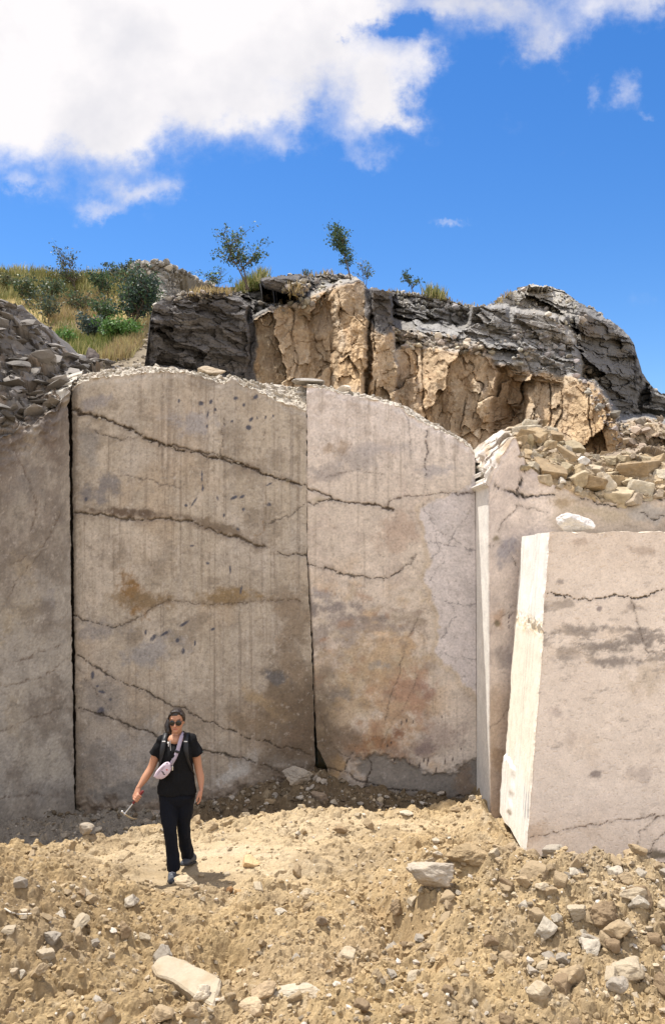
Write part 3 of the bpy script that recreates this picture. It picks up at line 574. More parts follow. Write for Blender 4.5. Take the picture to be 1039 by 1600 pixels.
# --- the loose block
def build_block():
    nb, nt, nl, nf = 12, 300, 120, 260
    A, B = at(820, 1337, 9.06), at(860, 832, 9.06); Cc, Dd = at(783, 1268, 10.2), at(814, 838, 10.2)
    dirf = Vector((1, -.135, 0)).normalized(); E = A + dirf * 2.7; Ft = B + dirf * 2.5; E.z = A.z; Ft.z = B.z
    A, B, Cc, Dd, E, Ft = map(np.array, (A, B, Cc, Dd, E, Ft))
    t = np.linspace(0, 1, nt)[:, None, None]
    def face(b0, b1, t0, t1, n):
        u = np.linspace(0, 1, n)[None, :, None]; return (b0 + (b1 - b0) * u) * (1 - t) + (t0 + (t1 - t0) * u) * t
    Lf = face(Cc, A, Dd, B, nl); Ff = face(A, E, B, Ft, nf)
    u = np.linspace(0, 1, nl)[None, :]; tt = t[:, :, 0] + 0 * u; zz = Lf[..., 2]
    # ragged saw marks on the sunny side
    nL = np.cross(A - Cc, Dd - Cc); nL /= np.linalg.norm(nL)
    if nL[0] > 0: nL = -nL
    rag = .006 * fbm(u * 9 + 0 * tt, tt * 12, 3, 4) + .0012 * fbm(u * 40 + 0 * tt, tt * 9, 5, 3)
    up = ss(.70, .715, tt + .012 * vn(u * 14, tt * 3, 3)); rag += .03 * up * ss(.5, .62, u + .2 * fbm(u * 4, tt * 5, 6, 4)) - .006 * up
    rag += .028 * ss(.215, .20, tt + .006 * vn(u * 12, tt, 2)) * ss(.45, .30, u + .06 * vn(u * 3, tt * 30, 4))
    rag += .03 * ss(.745, .715, tt) * ss(.66, .70, tt) * fbm(u * 12, tt * 50, 7, 4) * .35
    Lf = Lf + nL * rag[..., None]
    e = ss(.09, 0, u); Lf[..., 1] += (.06 * e * fbm(tt * 30, u * 3, 9, 4)); e2 = ss(.06, 0, 1 - u); Lf += (dirf_np := np.array(dirf)) * (.012 * e2 * (1 + fbm(tt * 40, u * 6, 4, 4)))[..., None]
    cL = np.empty(Lf.shape); cL[:] = (.88, .85, .78)
    m = (ss(.73, .70, tt + .02 * fbm(u * 9, tt * 9, 2, 4)) * ss(.16, .30, tt + .1 * fbm(u * 5, tt * 5, 3, 4)))[..., None]; cL = cL * (1 - m) + np.array((.87, .81, .68)) * m
    m = (ss(.02, .0, np.abs(tt - .70 + .01 * fbm(u * 12, tt * 20, 3, 4)) - .02) * .5 * ss(-.2, .4, fbm(u * 16, tt * 90, 8, 4)))[..., None]; cL = cL * (1 - m) + np.array((.66, .47, .22)) * m
    cL *= (1 + .06 * fbm(u * 30 + 0 * tt, tt * 4, 6, 4))[..., None]
    for (uu, t0, w) in [(.80, .155, .02), (.88, .14, .03), (.95, .15, .015)]:
        m = (ss(w, w * .3, np.abs(u - uu + (tt - t0) * .3)) * ss(.05, .03, np.abs(tt - t0)) * .7)[..., None]; cL = cL * (1 - m) + np.array((.33, .34, .38)) * m
    px = CX + F * Ff[..., 0] / Ff[..., 1]; py = HY - F * (Ff[..., 2] - H) / Ff[..., 1]
    P = Paint(px, py, (.82, .725, .63)); P.mottle(.07, 3)
    P.mix(ss(-.1, .5, fbm(px * .02, py * .03, 4, 4)) * .35, (.76, .66, .57)); P.mix(ss(940, 860, py + 20 * fbm(px * .03, py * .03, 4, 4)) * .35, (.73, .62, .52))
    for (x, y, rx, ry, c, a, r) in [(940, 1010, 85, 16, (.31, .275, .245), .9, -4), (900, 985, 34, 12, (.34, .30, .27), .8, -5), (985, 985, 50, 9, (.33, .29, .26), .85, 5), (890, 1025, 26, 14, (.44, .39, .35), .6, 0), (960, 1035, 50, 10, (.34, .30, .27), .8, 4), (1010, 1000, 34, 14, (.33, .29, .26), .8, 0),
                                 (875, 945, 40, 7, (.44, .38, .33), .7, -6), (873, 911, 8, 6, (.34, .29, .26), .7, 0), (935, 950, 5, 4, (.36, .31, .29), .8, 0), (930, 1208, 14, 8, (.36, .31, .28), .8, 0), (870, 1120, 20, 12, (.52, .44, .39), .5, 40), (870, 1160, 12, 8, (.48, .42, .37), .6, 30), (1005, 1210, 30, 18, (.50, .43, .38), .5, 0),
                                 (1005, 860, 26, 10, (.46, .37, .30), .5, 0), (900, 845, 20, 8, (.50, .40, .33), .5, 0), (1020, 1335, 60, 8, (.22, .19, .14), .8, 4), (840, 1300, 30, 24, (.60, .47, .36), .5, 0), (1020, 1060, 50, 30, (.60, .51, .40), .5, 0), (1000, 950, 30, 8, (.42, .36, .32), .6, 10), (890, 1150, 14, 30, (.54, .46, .40), .5, 0)]:
        P.blob(x, y, rx, ry, c, a, r, int(x) % 17, .06, 1.1)
    # grey veils: crystals crowd together in bands that fade out
    zone = np.clip(np.exp(-((py - 1000 - .04 * (px - 940)) / 34) ** 2) + .75 * np.exp(-((py - 950) / 22) ** 2) * ss(900, 850, px) + .45 * np.exp(-((py - 1110) / 90) ** 2) + .3 * np.exp(-((py - 880) / 40) ** 2), 0, 1)
    sp_ = fbm(px * .045 + .02 * py, py * .10, 9, 7, .7); P.mix(ss(.30 - .28 * zone, .62 - .28 * zone, sp_) * (.25 + .6 * zone), (.31, .27, .24))
    P.mix(ss(.1, .5, fbm(px * .018, py * .022, 12, 6, .65)) * .35, (.70, .58, .46)); P.mix(ss(.15, .5, fbm(px * .03 + 4, py * .03, 7, 6, .65)) * .35, (.88, .78, .68))
    P.crack([(855, 930), (880, 933), (915, 935), (960, 934), (990, 933), (1020, 929), (1045, 920)], 1.6, .02, (.07, .06, .05), .95, 3, .3, 4); P.crack([(985, 934), (992, 960), (1004, 1000), (1012, 1020)], .9, .008, seed=4, a=.6)
    P.crack([(815, 1310), (850, 1303), (900, 1293), (950, 1285), (1000, 1277), (1045, 1274)], 1.0, .01, (.15, .10, .07), seed=5, a=.75); P.crack([(1030, 1275), (1000, 1300), (990, 1340)], .8, .008, seed=6, a=.5); P.crack([(1039, 1300), (1020, 1320), (1010, 1342)], 1.0, .01, seed=7, a=.6)
    P.grain(3, .32); P.rel += .004 * fbm(px * .03, py * .03, 3, 4); ed = ss(5, 0, px - CX - F * A[0] / A[1] - (py - 1337) * -.0792); P.rel -= .01 * ed
    Ff = Ff + np.array([-.134, -.99, 0]) * P.rel[..., None]; Ff[..., 2] += (.012 * vn(px * .1, px * 0, 4) * t[:, :, 0])
    Ff[:, 0] = Lf[:, -1]; cL *= (1 - .10 * ss(.25, .6, vn(u * 26 + 0 * tt, tt * 1.2, 12)) - .10 * ss(.1, .5, fbm(u * 5, tt * 10, 14, 6, .65)))[..., None]
    parts = [(Lf, cL), (Ff, P.col)]
    nk = 60; k = np.linspace(0, 1, nk)[:, None, None]
    top0 = np.concatenate([Ff[-1:]], 0); back = np.linspace(0, 1, nf)[None, :, None] * (Ft + (Dd - B) - Dd) + Dd
    Tp = top0 * (1 - k) + back * k; Tp[1:-1, :, 2] += .02 * fbm(Tp[1:-1, :, 0] * 4, Tp[1:-1, :, 1] * 4, 4, 5)
    m = k[..., 0] + 0 * Tp[..., 0]; Tp[:, 0] = np.stack([np.interp(k[:, 0, 0], np.linspace(0, 1, nl), Lf[-1, ::-1, i]) for i in range(3)], -1)
    cT = np.empty(Tp.shape); cT[:] = (.68, .60, .46); parts.append((Tp, cT))
    # far sides and underside, plain sawn stone
    bk = face(E + (Cc - A), Cc, Ft + (Dd - B), Dd, 8); rt = face(E, E + (Cc - A), Ft, Ft + (Dd - B), 8)
    for g in (bk, rt): c = np.empty(g.shape); c[:] = (.6, .52, .44); parts.append((g, c))
    un = np.stack([np.stack([Cc, E + (Cc - A)]), np.stack([A, E])]); c = np.empty(un.shape); c[:] = (.5, .42, .34); parts.append((un, c))
    V, C_, Fa, off = [], [], [], 0
    for g, c in parts: V.append(g.reshape(-1, 3)); C_.append(c.reshape(-1, 3)); Fa.append(grid_faces(g.shape[0], g.shape[1], off)); off += g.shape[0] * g.shape[1]
    o = link('marble_block', raw_mesh('marble_block', np.concatenate(V), np.concatenate(Fa), np.concatenate(C_), False), M_white)
    return tag(o, 'big squared loose marble block with one bright sunlit side', 'stone block')
block = build_block()
# ------------------------------------------------------------------ rock cliff above the quarry faces
SKY_CLIFF = [(222, 600), (230, 545), (235, 495), (241, 476), (262, 464), (300, 458), (345, 455), (385, 453), (400, 449), (409, 432), (440, 429), (470, 432), (500, 429), (545, 428), (560, 433), (574, 450), (590, 450), (615, 456), (650, 459),
             (685, 464), (715, 472), (745, 479), (770, 477), (785, 468), (805, 452), (830, 446), (858, 447), (880, 455), (897, 468), (920, 480), (955, 503), (975, 517), (990, 538), (996, 560), (1003, 582), (1020, 606), (1039, 618), (1080, 640), (1180, 660)]
def build_cliff():
    st = 1.15
    cols = np.arange(222, 1181, st); nR = 285
    sk = lin(SKY_CLIFF, cols) + 2.2 * vn(cols * .13, cols * 0, 3) + 1.2 * vn(cols * .4, cols * 0 + 2, 4) + .8 * vn(cols * .9, cols * 0 + 5, 6)
    base = lin([(222, 700), (600, 720), (1180, 800)], cols)
    T = np.linspace(0, 1, nR)[:, None]
    PY = base[None] + (sk - base)[None] * T; PX = np.repeat(cols[None], nR, 0)
    wx = PX + 9 * fbm(PX * .025, PY * .025, 2, 5, .6); wy = PY + 7 * fbm(PX * .03, PY * .03, 8, 5, .6)
    z0 = (HY - PY) / F * 16.5 + H
    Yb = 18.0 + .66 * (z0 - 6.5) + ss(760, 860, PX) * .9 + ss(905, 1010, PX) * 2.6 + ss(520, 400, PX) * .3
    # grey schist: dipping beds that break into slabs
    ph = (wy - .26 * (wx - 600) - 4 * fbm(PX * .008, PY * .02, 5, 3)) / 11.0
    lay = np.floor(ph); fr = ph - lay
    hx = np.floor(PX / 46 + 3 * _T[3, lay.astype(int) & 255, 7] + .5 * vn(PX * .03, lay * 3.3, 6))
    hsh = _T[5, lay.astype(int) & 255, hx.astype(int) & 255]
    slab = .42 * (hsh - .5) + .13 * fr + .10 * fbm(PX * .05, PY * .1, 9, 5)
    f1, f2, ci = worley(wx / 48, wy / 30, 12); big = .55 * (ci - .5) - .15 * ss(.06, 0, f2 - f1)
    ph2 = (wy - .2 * (wx - 600)) / 4.0; l2 = np.floor(ph2); h2 = _T[8, l2.astype(int) & 255, np.floor(PX / 17 + 2 * _T[9, l2.astype(int) & 255, 3]).astype(int) & 255]
    grey_out = slab + big * .8 + .10 * (h2 - .5)
    # ochre limestone: vertical joints and blocks
    gf, gi, gg = facets(wx / 56, wy / 84, 4, .9, .4); kf, ki, kg = facets(wx / 21, wy / 32, 7, .9, .4); mf, mi, mg = facets(wx / 7, wy / 9, 11, .8, .4)
    sf, si, sg = facets(wx / 64, (wy - .25 * wx) / 27, 2, .9, .4); tf, ti, tg = facets(wx / 22, (wy - .25 * wx) / 9, 13, .9, .4)
    grey_out = grey_out * .42 + .62 * sf + .15 * tf
    jx = wx / 62 + .25 * fbm(PX * .01, PY * .006, 15, 3) ; jc = np.floor(jx); jo = _T[6, 9, jc.astype(int) & 255] * .6 + .2; vj = ss(.035, .008, np.abs(jx - jc - jo)) * ss(-.35, .1, fbm(PX * .012, PY * .02, 16, 3))
    or_out = .72 * gf + .09 * kf + .02 * mf - .08 * vj - .04 * ss(.05, 0, gg) * ss(-.1, .3, fbm(PX * .02, PY * .02, 2, 3)) + .16 * fbm(PX * .028, PY * .012, 6, 5, .5) + .025 * fbm(PX * .12, PY * .12, 3, 4)
    smooth_or = .15 * fbm(PX * .045, PY * .018, 3, 5, .5) + .025 * fbm(PX * .15, PY * .15, 4, 4) + .34 * gf + .06 * kf + .012 * mf - .07 * vj - .05 * ss(.03, 0, gg) * ss(.0, .3, fbm(PX * .02, PY * .02, 2, 3))
    Y = Yb - grey_out
    org = np.zeros(PX.shape); slate = org.copy(); flank_shade = org.copy()
    def mass(poly, Ym, out, w, typ, wt=None):
        nonlocal Y, org, slate
        sdist = poly_sd(wx, wy, poly)
        m = ss(w, -w * .4, sdist)
        if wt:   # softer shelf on the upper side
            top = min(p[1] for p in poly); m = m * ss(top - wt, top + wt, wy)
        Yn = Ym - out
        Y = np.where(Yn < Y, Y * (1 - m) + Yn * m, Y)
        o_ = ss(4, -4, sdist) if typ != 's' else ss(15, 9, sdist)
        if typ == 'o': org = np.maximum(org, o_)
        if typ == 's': slate = np.maximum(slate, o_); org = org * (1 - o_)
    # ledge of thin slabs below the upper beds
    mass([(610, 505), (700, 520), (790, 490), (880, 500), (905, 560), (900, 600), (840, 600), (780, 575), (760, 548), (620, 540)], 17.3 + .55 * (z0 - 7), grey_out * .7, 14, 'g')
    mass([(740, 478), (790, 480), (800, 520), (770, 530), (735, 520)], 17.4 + .1 * (z0 - 7), grey_out * .7, 5, 'g')
    mass([(800, 485), (865, 495), (870, 530), (800, 530)], 17.3 + .1 * (z0 - 7), grey_out * .5, 5, 'g')
    # right-hand flank that turns out of the sun
    mass([(905, 480), (960, 505), (985, 530), (1005, 590), (990, 640), (965, 660), (935, 590), (900, 560)], 18.3 + .018 * (PX - 905) * 1.2 - .05 * (z0 - 6), grey_out * .8, 8, 'g')
    flank_shade = ss(8, -8, poly_sd(wx, wy, [(905, 480), (960, 505), (985, 530), (1005, 590), (990, 640), (965, 660), (935, 590), (900, 560)]))
    # ochre masses
    mass([(750, 565), (800, 572), (835, 585), (845, 900), (750, 900)], 17.2 + .10 * (z0 - 5), or_out * .7, 8, 'o')
    mass([(618, 548), (645, 541), (700, 545), (768, 556), (776, 580), (768, 640), (764, 900), (612, 900)], 16.1 + .42 * (z0 - 5), smooth_or * 1.0 + .4 * or_out, 7, 'o')
    mass([(822, 590), (850, 585), (885, 588), (925, 596), (950, 628), (968, 660), (976, 690), (970, 900), (822, 900)], 15.7 + .56 * (z0 - 5) - .0035 * (PX - 880), smooth_or + .5 * or_out, 7, 'o')
    mass([(968, 660), (1010, 655), (1060, 670), (1190, 690), (1190, 900), (960, 900)], 15.6 + .8 * (z0 - 5), or_out * .6, 12, 'o')
    mass([(556, 470), (600, 490), (604, 900), (556, 900)], 16.25 + .4 * (z0 - 5), or_out * .5, 8, 'o')
    mass([(385, 505), (405, 492), (430, 480), (470, 468), (510, 452), (560, 445), (578, 470), (574, 560), (574, 900), (380, 900)], 15.8 + .46 * (z0 - 5), or_out, 7, 'o')
    mass([(520, 470), (530, 448), (560, 440), (578, 462), (580, 490), (570, 520), (568, 900), (528, 900), (530, 560)], 15.2 + .42 * (z0 - 5), smooth_or * 1.6 + .4 * or_out, 7, 'o')
    mass([(580, 505), (590, 490), (604, 492), (614, 520), (620, 600), (622, 900), (582, 900)], 15.5 + .42 * (z0 - 5), smooth_or * 1.4, 4, 'o')
    # overhanging slate at the left, facing away from the sun
    sl_out = .06 * (hsh - .5) + .30 * sf + .13 * tf + .08 * fbm(PX * .04, PY * .09, 6, 5)
    mass([(200, 420), (352, 420), (352, 462), (374, 466), (386, 480), (384, 505), (390, 540), (388, 575), (394, 612), (390, 900), (200, 900)], 15.5 - .30 * (z0 - 6.2) + .006 * (PX - 240), sl_out, 4, 's')
    mass([(408, 440), (430, 434), (462, 436), (478, 448), (470, 462), (440, 458), (415, 452)], 16.6 - .3 * (z0 - 7.8), sl_out * .6, 4, 's')
    mass([(578, 455), (605, 452), (616, 470), (614, 505), (600, 510), (582, 490)], 16.9 - .25 * (z0 - 7.5), sl_out * .6, 3, 's')
    # albedo
    n1 = fbm(PX * .02, PY * .02, 3, 5, .6); n2 = fbm(PX * .07, PY * .1, 6, 5, .6)
    col = np.empty(PX.shape + (3,)); col[:] = (.25, .24, .225); col *= (.70 + .2 * hsh + .4 * si)[..., None]
    def mix(m, c):
        nonlocal col
        m = np.clip(m, 0, 1)[..., None]; col = col * (1 - m) + np.array(c) * m
    mix(ss(0, .5, n1) * .5, (.30, .265, .215)); mix(ss(.05, .4, n2) * .3, (.44, .42, .385)); mix(ss(.05, .5, -n2) * .35, (.22, .21, .195))
    mix(ss(500, 450, PY) * ss(770, 800, PX) * ss(900, 860, PX) * .6, (.50, .46, .39))
    mix(ss(6, -6, poly_sd(wx, wy, [(612, 515), (700, 525), (772, 545), (772, 560), (640, 545), (612, 556)])) * .7, (.42, .36, .29))
    mix(ss(6, -14, poly_sd(wx, wy, [(470, 440), (520, 425), (560, 428), (570, 440), (520, 470), (500, 490), (420, 500), (400, 470), (440, 462)])) * .6 * ss(-.2, .3, n2), (.40, .36, .30))
    # ochre with rust and pale seams
    oc = np.empty(col.shape); oc[:] = (.43, .318, .20)
    def omix(m, c):
        nonlocal oc
        m = np.clip(m, 0, 1)[..., None]; oc = oc * (1 - m) + np.array(c) * m
    oc *= (.84 + .22 * gi + .12 * ki)[..., None]; omix(ss(.0, .5, n1) * .6, (.52, .385, .245)); omix(ss(.1, .5, fbm(PX * .05, PY * .02, 9, 5)) * .6, (.50, .33, .175)); omix(ss(.05, .5, -n2) * .5, (.28, .18, .10))
    omix(ss(.1, .5, fbm(PX * .03, PY * .03, 11, 5)) * .4, (.34, .28, .22)); omix(ss(.25, .6, fbm(PX * .09, PY * .05, 13, 4)) * .5, (.62, .52, .38))
    omix(ss(1.0, 0, PY - 0) * 0, (.2, .2, .2)); omix(vj * .22, (.14, .095, .06)); omix(ss(.03, 0, gg) * ss(.0, .3, fbm(PX * .02, PY * .02, 2, 3)) * .2, (.12, .08, .05)); omix(ss(835, 800, PX) * ss(755, 775, PX) * .5, (.25, .16, .09))
    omix(ss(6, -10, poly_sd(wx, wy, [(905, 610), (960, 650), (972, 690), (960, 720), (890, 700), (880, 640)])) * .6, (.50, .355, .20))
    omix(ss(8, -8, poly_sd(wx, wy, [(545, 490), (572, 500), (575, 600), (540, 600)])) * .5, (.49, .33, .17))
    omix(ss(8, -8, poly_sd(wx, wy, [(960, 655), (1190, 640), (1190, 740), (990, 720)])) * .6, (.36, .30, .22))
    col = col * (1 - org[..., None]) + oc * org[..., None]
    sc_ = np.empty(col.shape); sc_[:] = (.125, .115, .108); sc_ *= (.75 + .5 * hsh)[..., None]
    sm = (ss(.1, .5, n2) * .5)[..., None]; sc_ = sc_ * (1 - sm) + np.array((.20, .18, .155)) * sm
    col = col * (1 - slate[..., None]) + sc_ * slate[..., None]
    mix(flank_shade * .75, (.125, .118, .11)); mix(flank_shade * ss(.1, .5, n1) * .4, (.17, .12, .075))  # the flank's shade is put into the rock colour too
    X = (PX - CX) / F * Y; Z = H + (HY - PY) / F * Y
    # plateau behind the skyline
    npl = 12; g = (np.arange(1, npl + 1) / npl)[:, None] ** 2
    YP = Y[-1][None] + 14 * g; XP = X[-1][None] + (X[-1][None] * .3) * g; ZP = Z[-1][None] - .03 - .9 * g + .12 * vn(XP * 2, YP * 2, 3) * ss(0, .1, g)
    CP = np.repeat(col[-1:], npl, 0)
    V = np.stack([np.concatenate([X, XP]), np.concatenate([Y, YP]), np.concatenate([Z, ZP])], -1); C_ = np.concatenate([col, CP])
    o = link('rock_cliff', raw_mesh('rock_cliff', V.reshape(-1, 3), grid_faces(V.shape[0], V.shape[1]), C_.reshape(-1, 3), False), M_cliff)
    o['kind'] = 'structure'
    return V[:nR], PX, PY, org, slate
CV, CPX, CPY, CORG, CSLATE = build_cliff()

# rubble lying on the cliff's ledges and crest
def cliff_rubble():
    r = np.random.default_rng(3)
    regs = [([(612, 512), (700, 524), (772, 545), (772, 558), (640, 545), (612, 552)], 260, .03, .11, (.42, .37, .30)), ([(400, 470), (470, 440), (520, 430), (560, 432), (530, 445), (500, 480), (420, 490)], 240, .03, .10, (.40, .36, .30)),
            ([(880, 540), (930, 590), (965, 650), (1000, 680), (960, 690), (900, 600)], 160, .03, .10, (.34, .31, .27)), ([(980, 660), (1039, 650), (1060, 720), (960, 715)], 200, .04, .14, (.38, .31, .23)), ([(260, 458), (385, 452), (385, 464), (260, 470)], 130, .02, .07, (.36, .33, .29)), ([(620, 462), (760, 478), (740, 500), (620, 480)], 120, .03, .09, (.30, .29, .27)),
            ([(800, 450), (870, 452), (930, 500), (900, 520), (800, 480)], 110, .03, .10, (.38, .35, .29)), ([(770, 520), (880, 510), (900, 560), (800, 570)], 140, .03, .1, (.33, .31, .28))]
    P, S, C = [], [], []
    for poly, n, a, b, c in regs:
        k = np.argwhere(poly_sd(CPX, CPY, poly) < 0); k = k[r.integers(len(k), size=int(n * .6))]
        for i, j in k:
            v = CV[i, j]; s = a * (b / a) ** r.random() ** 2
            P.append(v + np.array([0, -.4 * s, .2 * s])); S.append(s); C.append(np.array(c) * r.uniform(.5, 1.45) * np.array([1, r.uniform(.95, 1.02), r.uniform(.9, 1.05)]))
    for j in range(0, CV.shape[1], 3):
        if r.random() < .5:
            s = .02 + .07 * r.random() ** 2; P.append(CV[-1, j] + np.array([0, .1, .2 * s])); S.append(s); C.append(np.array((.38, .35, .30)) * r.uniform(.5, 1.4))
    scatter('rubble', P, S, C, 5, M_rock, 1)
cliff_rubble()

# ------------------------------------------------------------------ grassy hill and spoil cone at the left
SKY_HILL = [(-160, 430), (-40, 424), (0, 426), (30, 424), (60, 425), (100, 431), (140, 430), (170, 428), (195, 424), (208, 418), (222, 413), (245, 411), (268, 414), (285, 424), (300, 434), (318, 441), (335, 448), (380, 450), (410, 452), (450, 470)]
def build_hill():
    cols = np.arange(-160, 452, 2.2); nR = 130
    sk = lin(SKY_HILL, cols) + 1.6 * vn(cols * .11, cols * 0, 3) + .8 * vn(cols * .5, cols * 0 + 4, 5); T = np.linspace(0, 1, nR)[:, None]
    PX = np.repeat(cols[None], nR, 0); PY = 640 + (sk[None] - 640) * T
    Y = 15.6 + 11.0 * ss(600, 430, PY) ** .9; Y = Y - 2.0 * np.exp(-((PX - 252) / 50) ** 2) * ss(520, 430, PY) + .5 * fbm(PX * .02, PY * .03, 3, 5) + .16 * fbm(PX * .09, PY * .13, 6, 4)
    Y += 1.0 * np.exp(-((PX - 130 - .3 * (PY - 500)) / 26) ** 2) * ss(430, 480, PY) * ss(560, 520, PY)
    n = fbm(PX * .03, PY * .04, 4, 5); col = np.empty(PX.shape + (3,)); col[:] = (.33, .24, .095)
    def mix(m, c):
        nonlocal col
        m = np.clip(m, 0, 1)[..., None]; col = col * (1 - m) + np.array(c) * m
    mix(ss(-.1, .4, n) * .5, (.20, .17, .07)); mix(ss(10, -10, poly_sd(PX + 10 * n, PY + 10 * n, [(70, 478), (130, 470), (170, 480), (175, 515), (150, 545), (100, 530), (75, 505)])) * .8, (.27, .17, .09)); mix(ss(10, -8, poly_sd(PX + 14 * n, PY + 10 * n, [(90, 505), (150, 505), (155, 540), (110, 535)])) * .7, (.12, .09, .06))
    cone = ss(6, -4, poly_sd(PX + 12 * n, PY + 12 * n, [(200, 416), (245, 400), (300, 425), (340, 450), (330, 470), (255, 480), (240, 468), (225, 440)])); mix(cone * .95, (.27, .25, .215))
    low = ss(6, -4, poly_sd(PX + 12 * n, PY + 10 * n, [(150, 555), (200, 535), (240, 510), (260, 480), (400, 480), (400, 640), (60, 640), (60, 570)])); mix(low * .9, (.20, .165, .12))
    Y = Y + 5 * ss(250, 310, PX) * ss(420, 470, PY)
    X = (PX - CX) / F * Y; Z = H + (HY - PY) / F * Y
    npl = 12; g = (np.arange(1, npl + 1) / npl)[:, None] ** 2
    YP = Y[-1][None] + 18 * g; XP = X[-1][None] + (X[-1][None] * .5) * g; ZP = Z[-1][None] - .02 - 1.5 * g
    V = np.stack([np.concatenate([X, XP]), np.concatenate([Y, YP]), np.concatenate([Z, ZP])], -1); C_ = np.concatenate([col, np.repeat(col[-1:], npl, 0)])
    o = link('hill', raw_mesh('hill', V.reshape(-1, 3), grid_faces(V.shape[0], V.shape[1]), C_.reshape(-1, 3), True), M_hill); o['kind'] = 'structure'
    return V[:nR], PX, PY, cone, low
HV, HPX, HPY, HCONE, HLOW = build_hill()
def near(px, py):
    k = np.argmin((HPX - px) ** 2 + (HPY - py) ** 2); return HV.reshape(-1, 3)[k]
def hill_rubble():
    r = np.random.default_rng(8); P, S, C = [], [], []
    for m, n, a, b, c in ((HCONE, 1100, .05, .16, (.31, .29, .255)), (HLOW, 900, .03, .12, (.28, .23, .17))):
        k = np.argwhere(m > .5); k = k[r.integers(len(k), size=n)]
        for i, j in k:
            s = a * (b / a) ** r.random() ** 1.8; P.append(HV[i, j] + np.array([0, -.3 * s, .2 * s])); S.append(s)
            C.append(np.array(c) * (r.uniform(.45, 1.35) if r.random() < .9 else r.uniform(1.6, 2.2)))
    scatter('rubble', P, S, C, 9, M_rock, 1)
hill_rubble()
# the ground that links the quarry rim with the slopes behind
bench = np.array([[(x, y, 4.0 + .1 * vn(np.array(x * .5), np.array(y * .5)).item()) for x in np.linspace(-16, 16, 20)] for y in np.linspace(12.2, 46, 16)])
o = link('quarry_bench', raw_mesh('quarry_bench', bench.reshape(-1, 3), grid_faces(16, 20), np.tile((.40, .33, .24), (320, 1)), True), M_hill); o['kind'] = 'structure'

# rubble on the left scree: slate chips spread over the broken rim of the oblique face
def scree_rubble():
    me = bpy.data.objects['marble_wall.003'].data; V = np.empty(len(me.vertices) * 3, np.float32); me.vertices.foreach_get('co', V); V = V.reshape(-1, 3)
    px, py = proj(V[:, 0], V[:, 1], V[:, 2]); top = lin([(-80, 716), (0, 684), (40, 668), (60, 652), (90, 640), (106, 606), (120, 590), (200, 575)], px)
    k = np.where((px > -70) & (px < 215) & (py < top - 2) & (py > 440) & (V[:, 1] < 14.5))[0]; r = np.random.default_rng(12); k = k[r.integers(len(k), size=600)]
    S = .018 * (.20 / .018) ** (r.random(600) ** 2.4); C = np.array((.185, .168, .148)) * np.where(r.random(600) < .88, r.uniform(.4, 1.5, 600), r.uniform(1.5, 2.0, 600))[:, None]
    scatter('rubble', V[k] + np.stack([0 * S, -.3 * S, .25 * S], 1), S, C, 13, M_rock, 1, (.10, .30))
scree_rubble()
def rim_rubble():
    r = np.random.default_rng(21); P, S, C = [], [], []
    for nm, n, lo, hi, y1, c in (('marble_wall', 330, 95, 485, 580, (.36, .32, .255)), ('marble_wall.001', 50, 470, 750, 580, (.38, .34, .28)), ('marble_wall.002', 420, 830, 1060, 580, (.36, .29, .20))):
        me = bpy.data.objects[nm].data; V = np.empty(len(me.vertices) * 3, np.float32); me.vertices.foreach_get('co', V); V = V.reshape(-1, 3)
        nrm = np.empty(len(me.vertices) * 3, np.float32); me.vertices.foreach_get('normal', nrm); nrm = nrm.reshape(-1, 3)
        px, py = proj(V[:, 0], V[:, 1], V[:, 2]); ymin = V[:, 1].min()
        k = np.where((px > lo) & (px < hi) & (py < 790) & (nrm[:, 2] > .45) & (V[:, 1] < ymin + 1.7) & (V[:, 2] > 3.6))[0]
        if not len(k): continue
        k = k[r.integers(len(k), size=n)]
        for i in k:
            s = .010 * (.055 / .010) ** r.random() ** 2.4; P.append(V[i] + np.array([0, 0, .2 * s])); S.append(s); C.append(np.array(c) * r.uniform(.6, 1.3))
    scatter('rubble', P, S, C, 22, M_rock, 1)
rim_rubble()

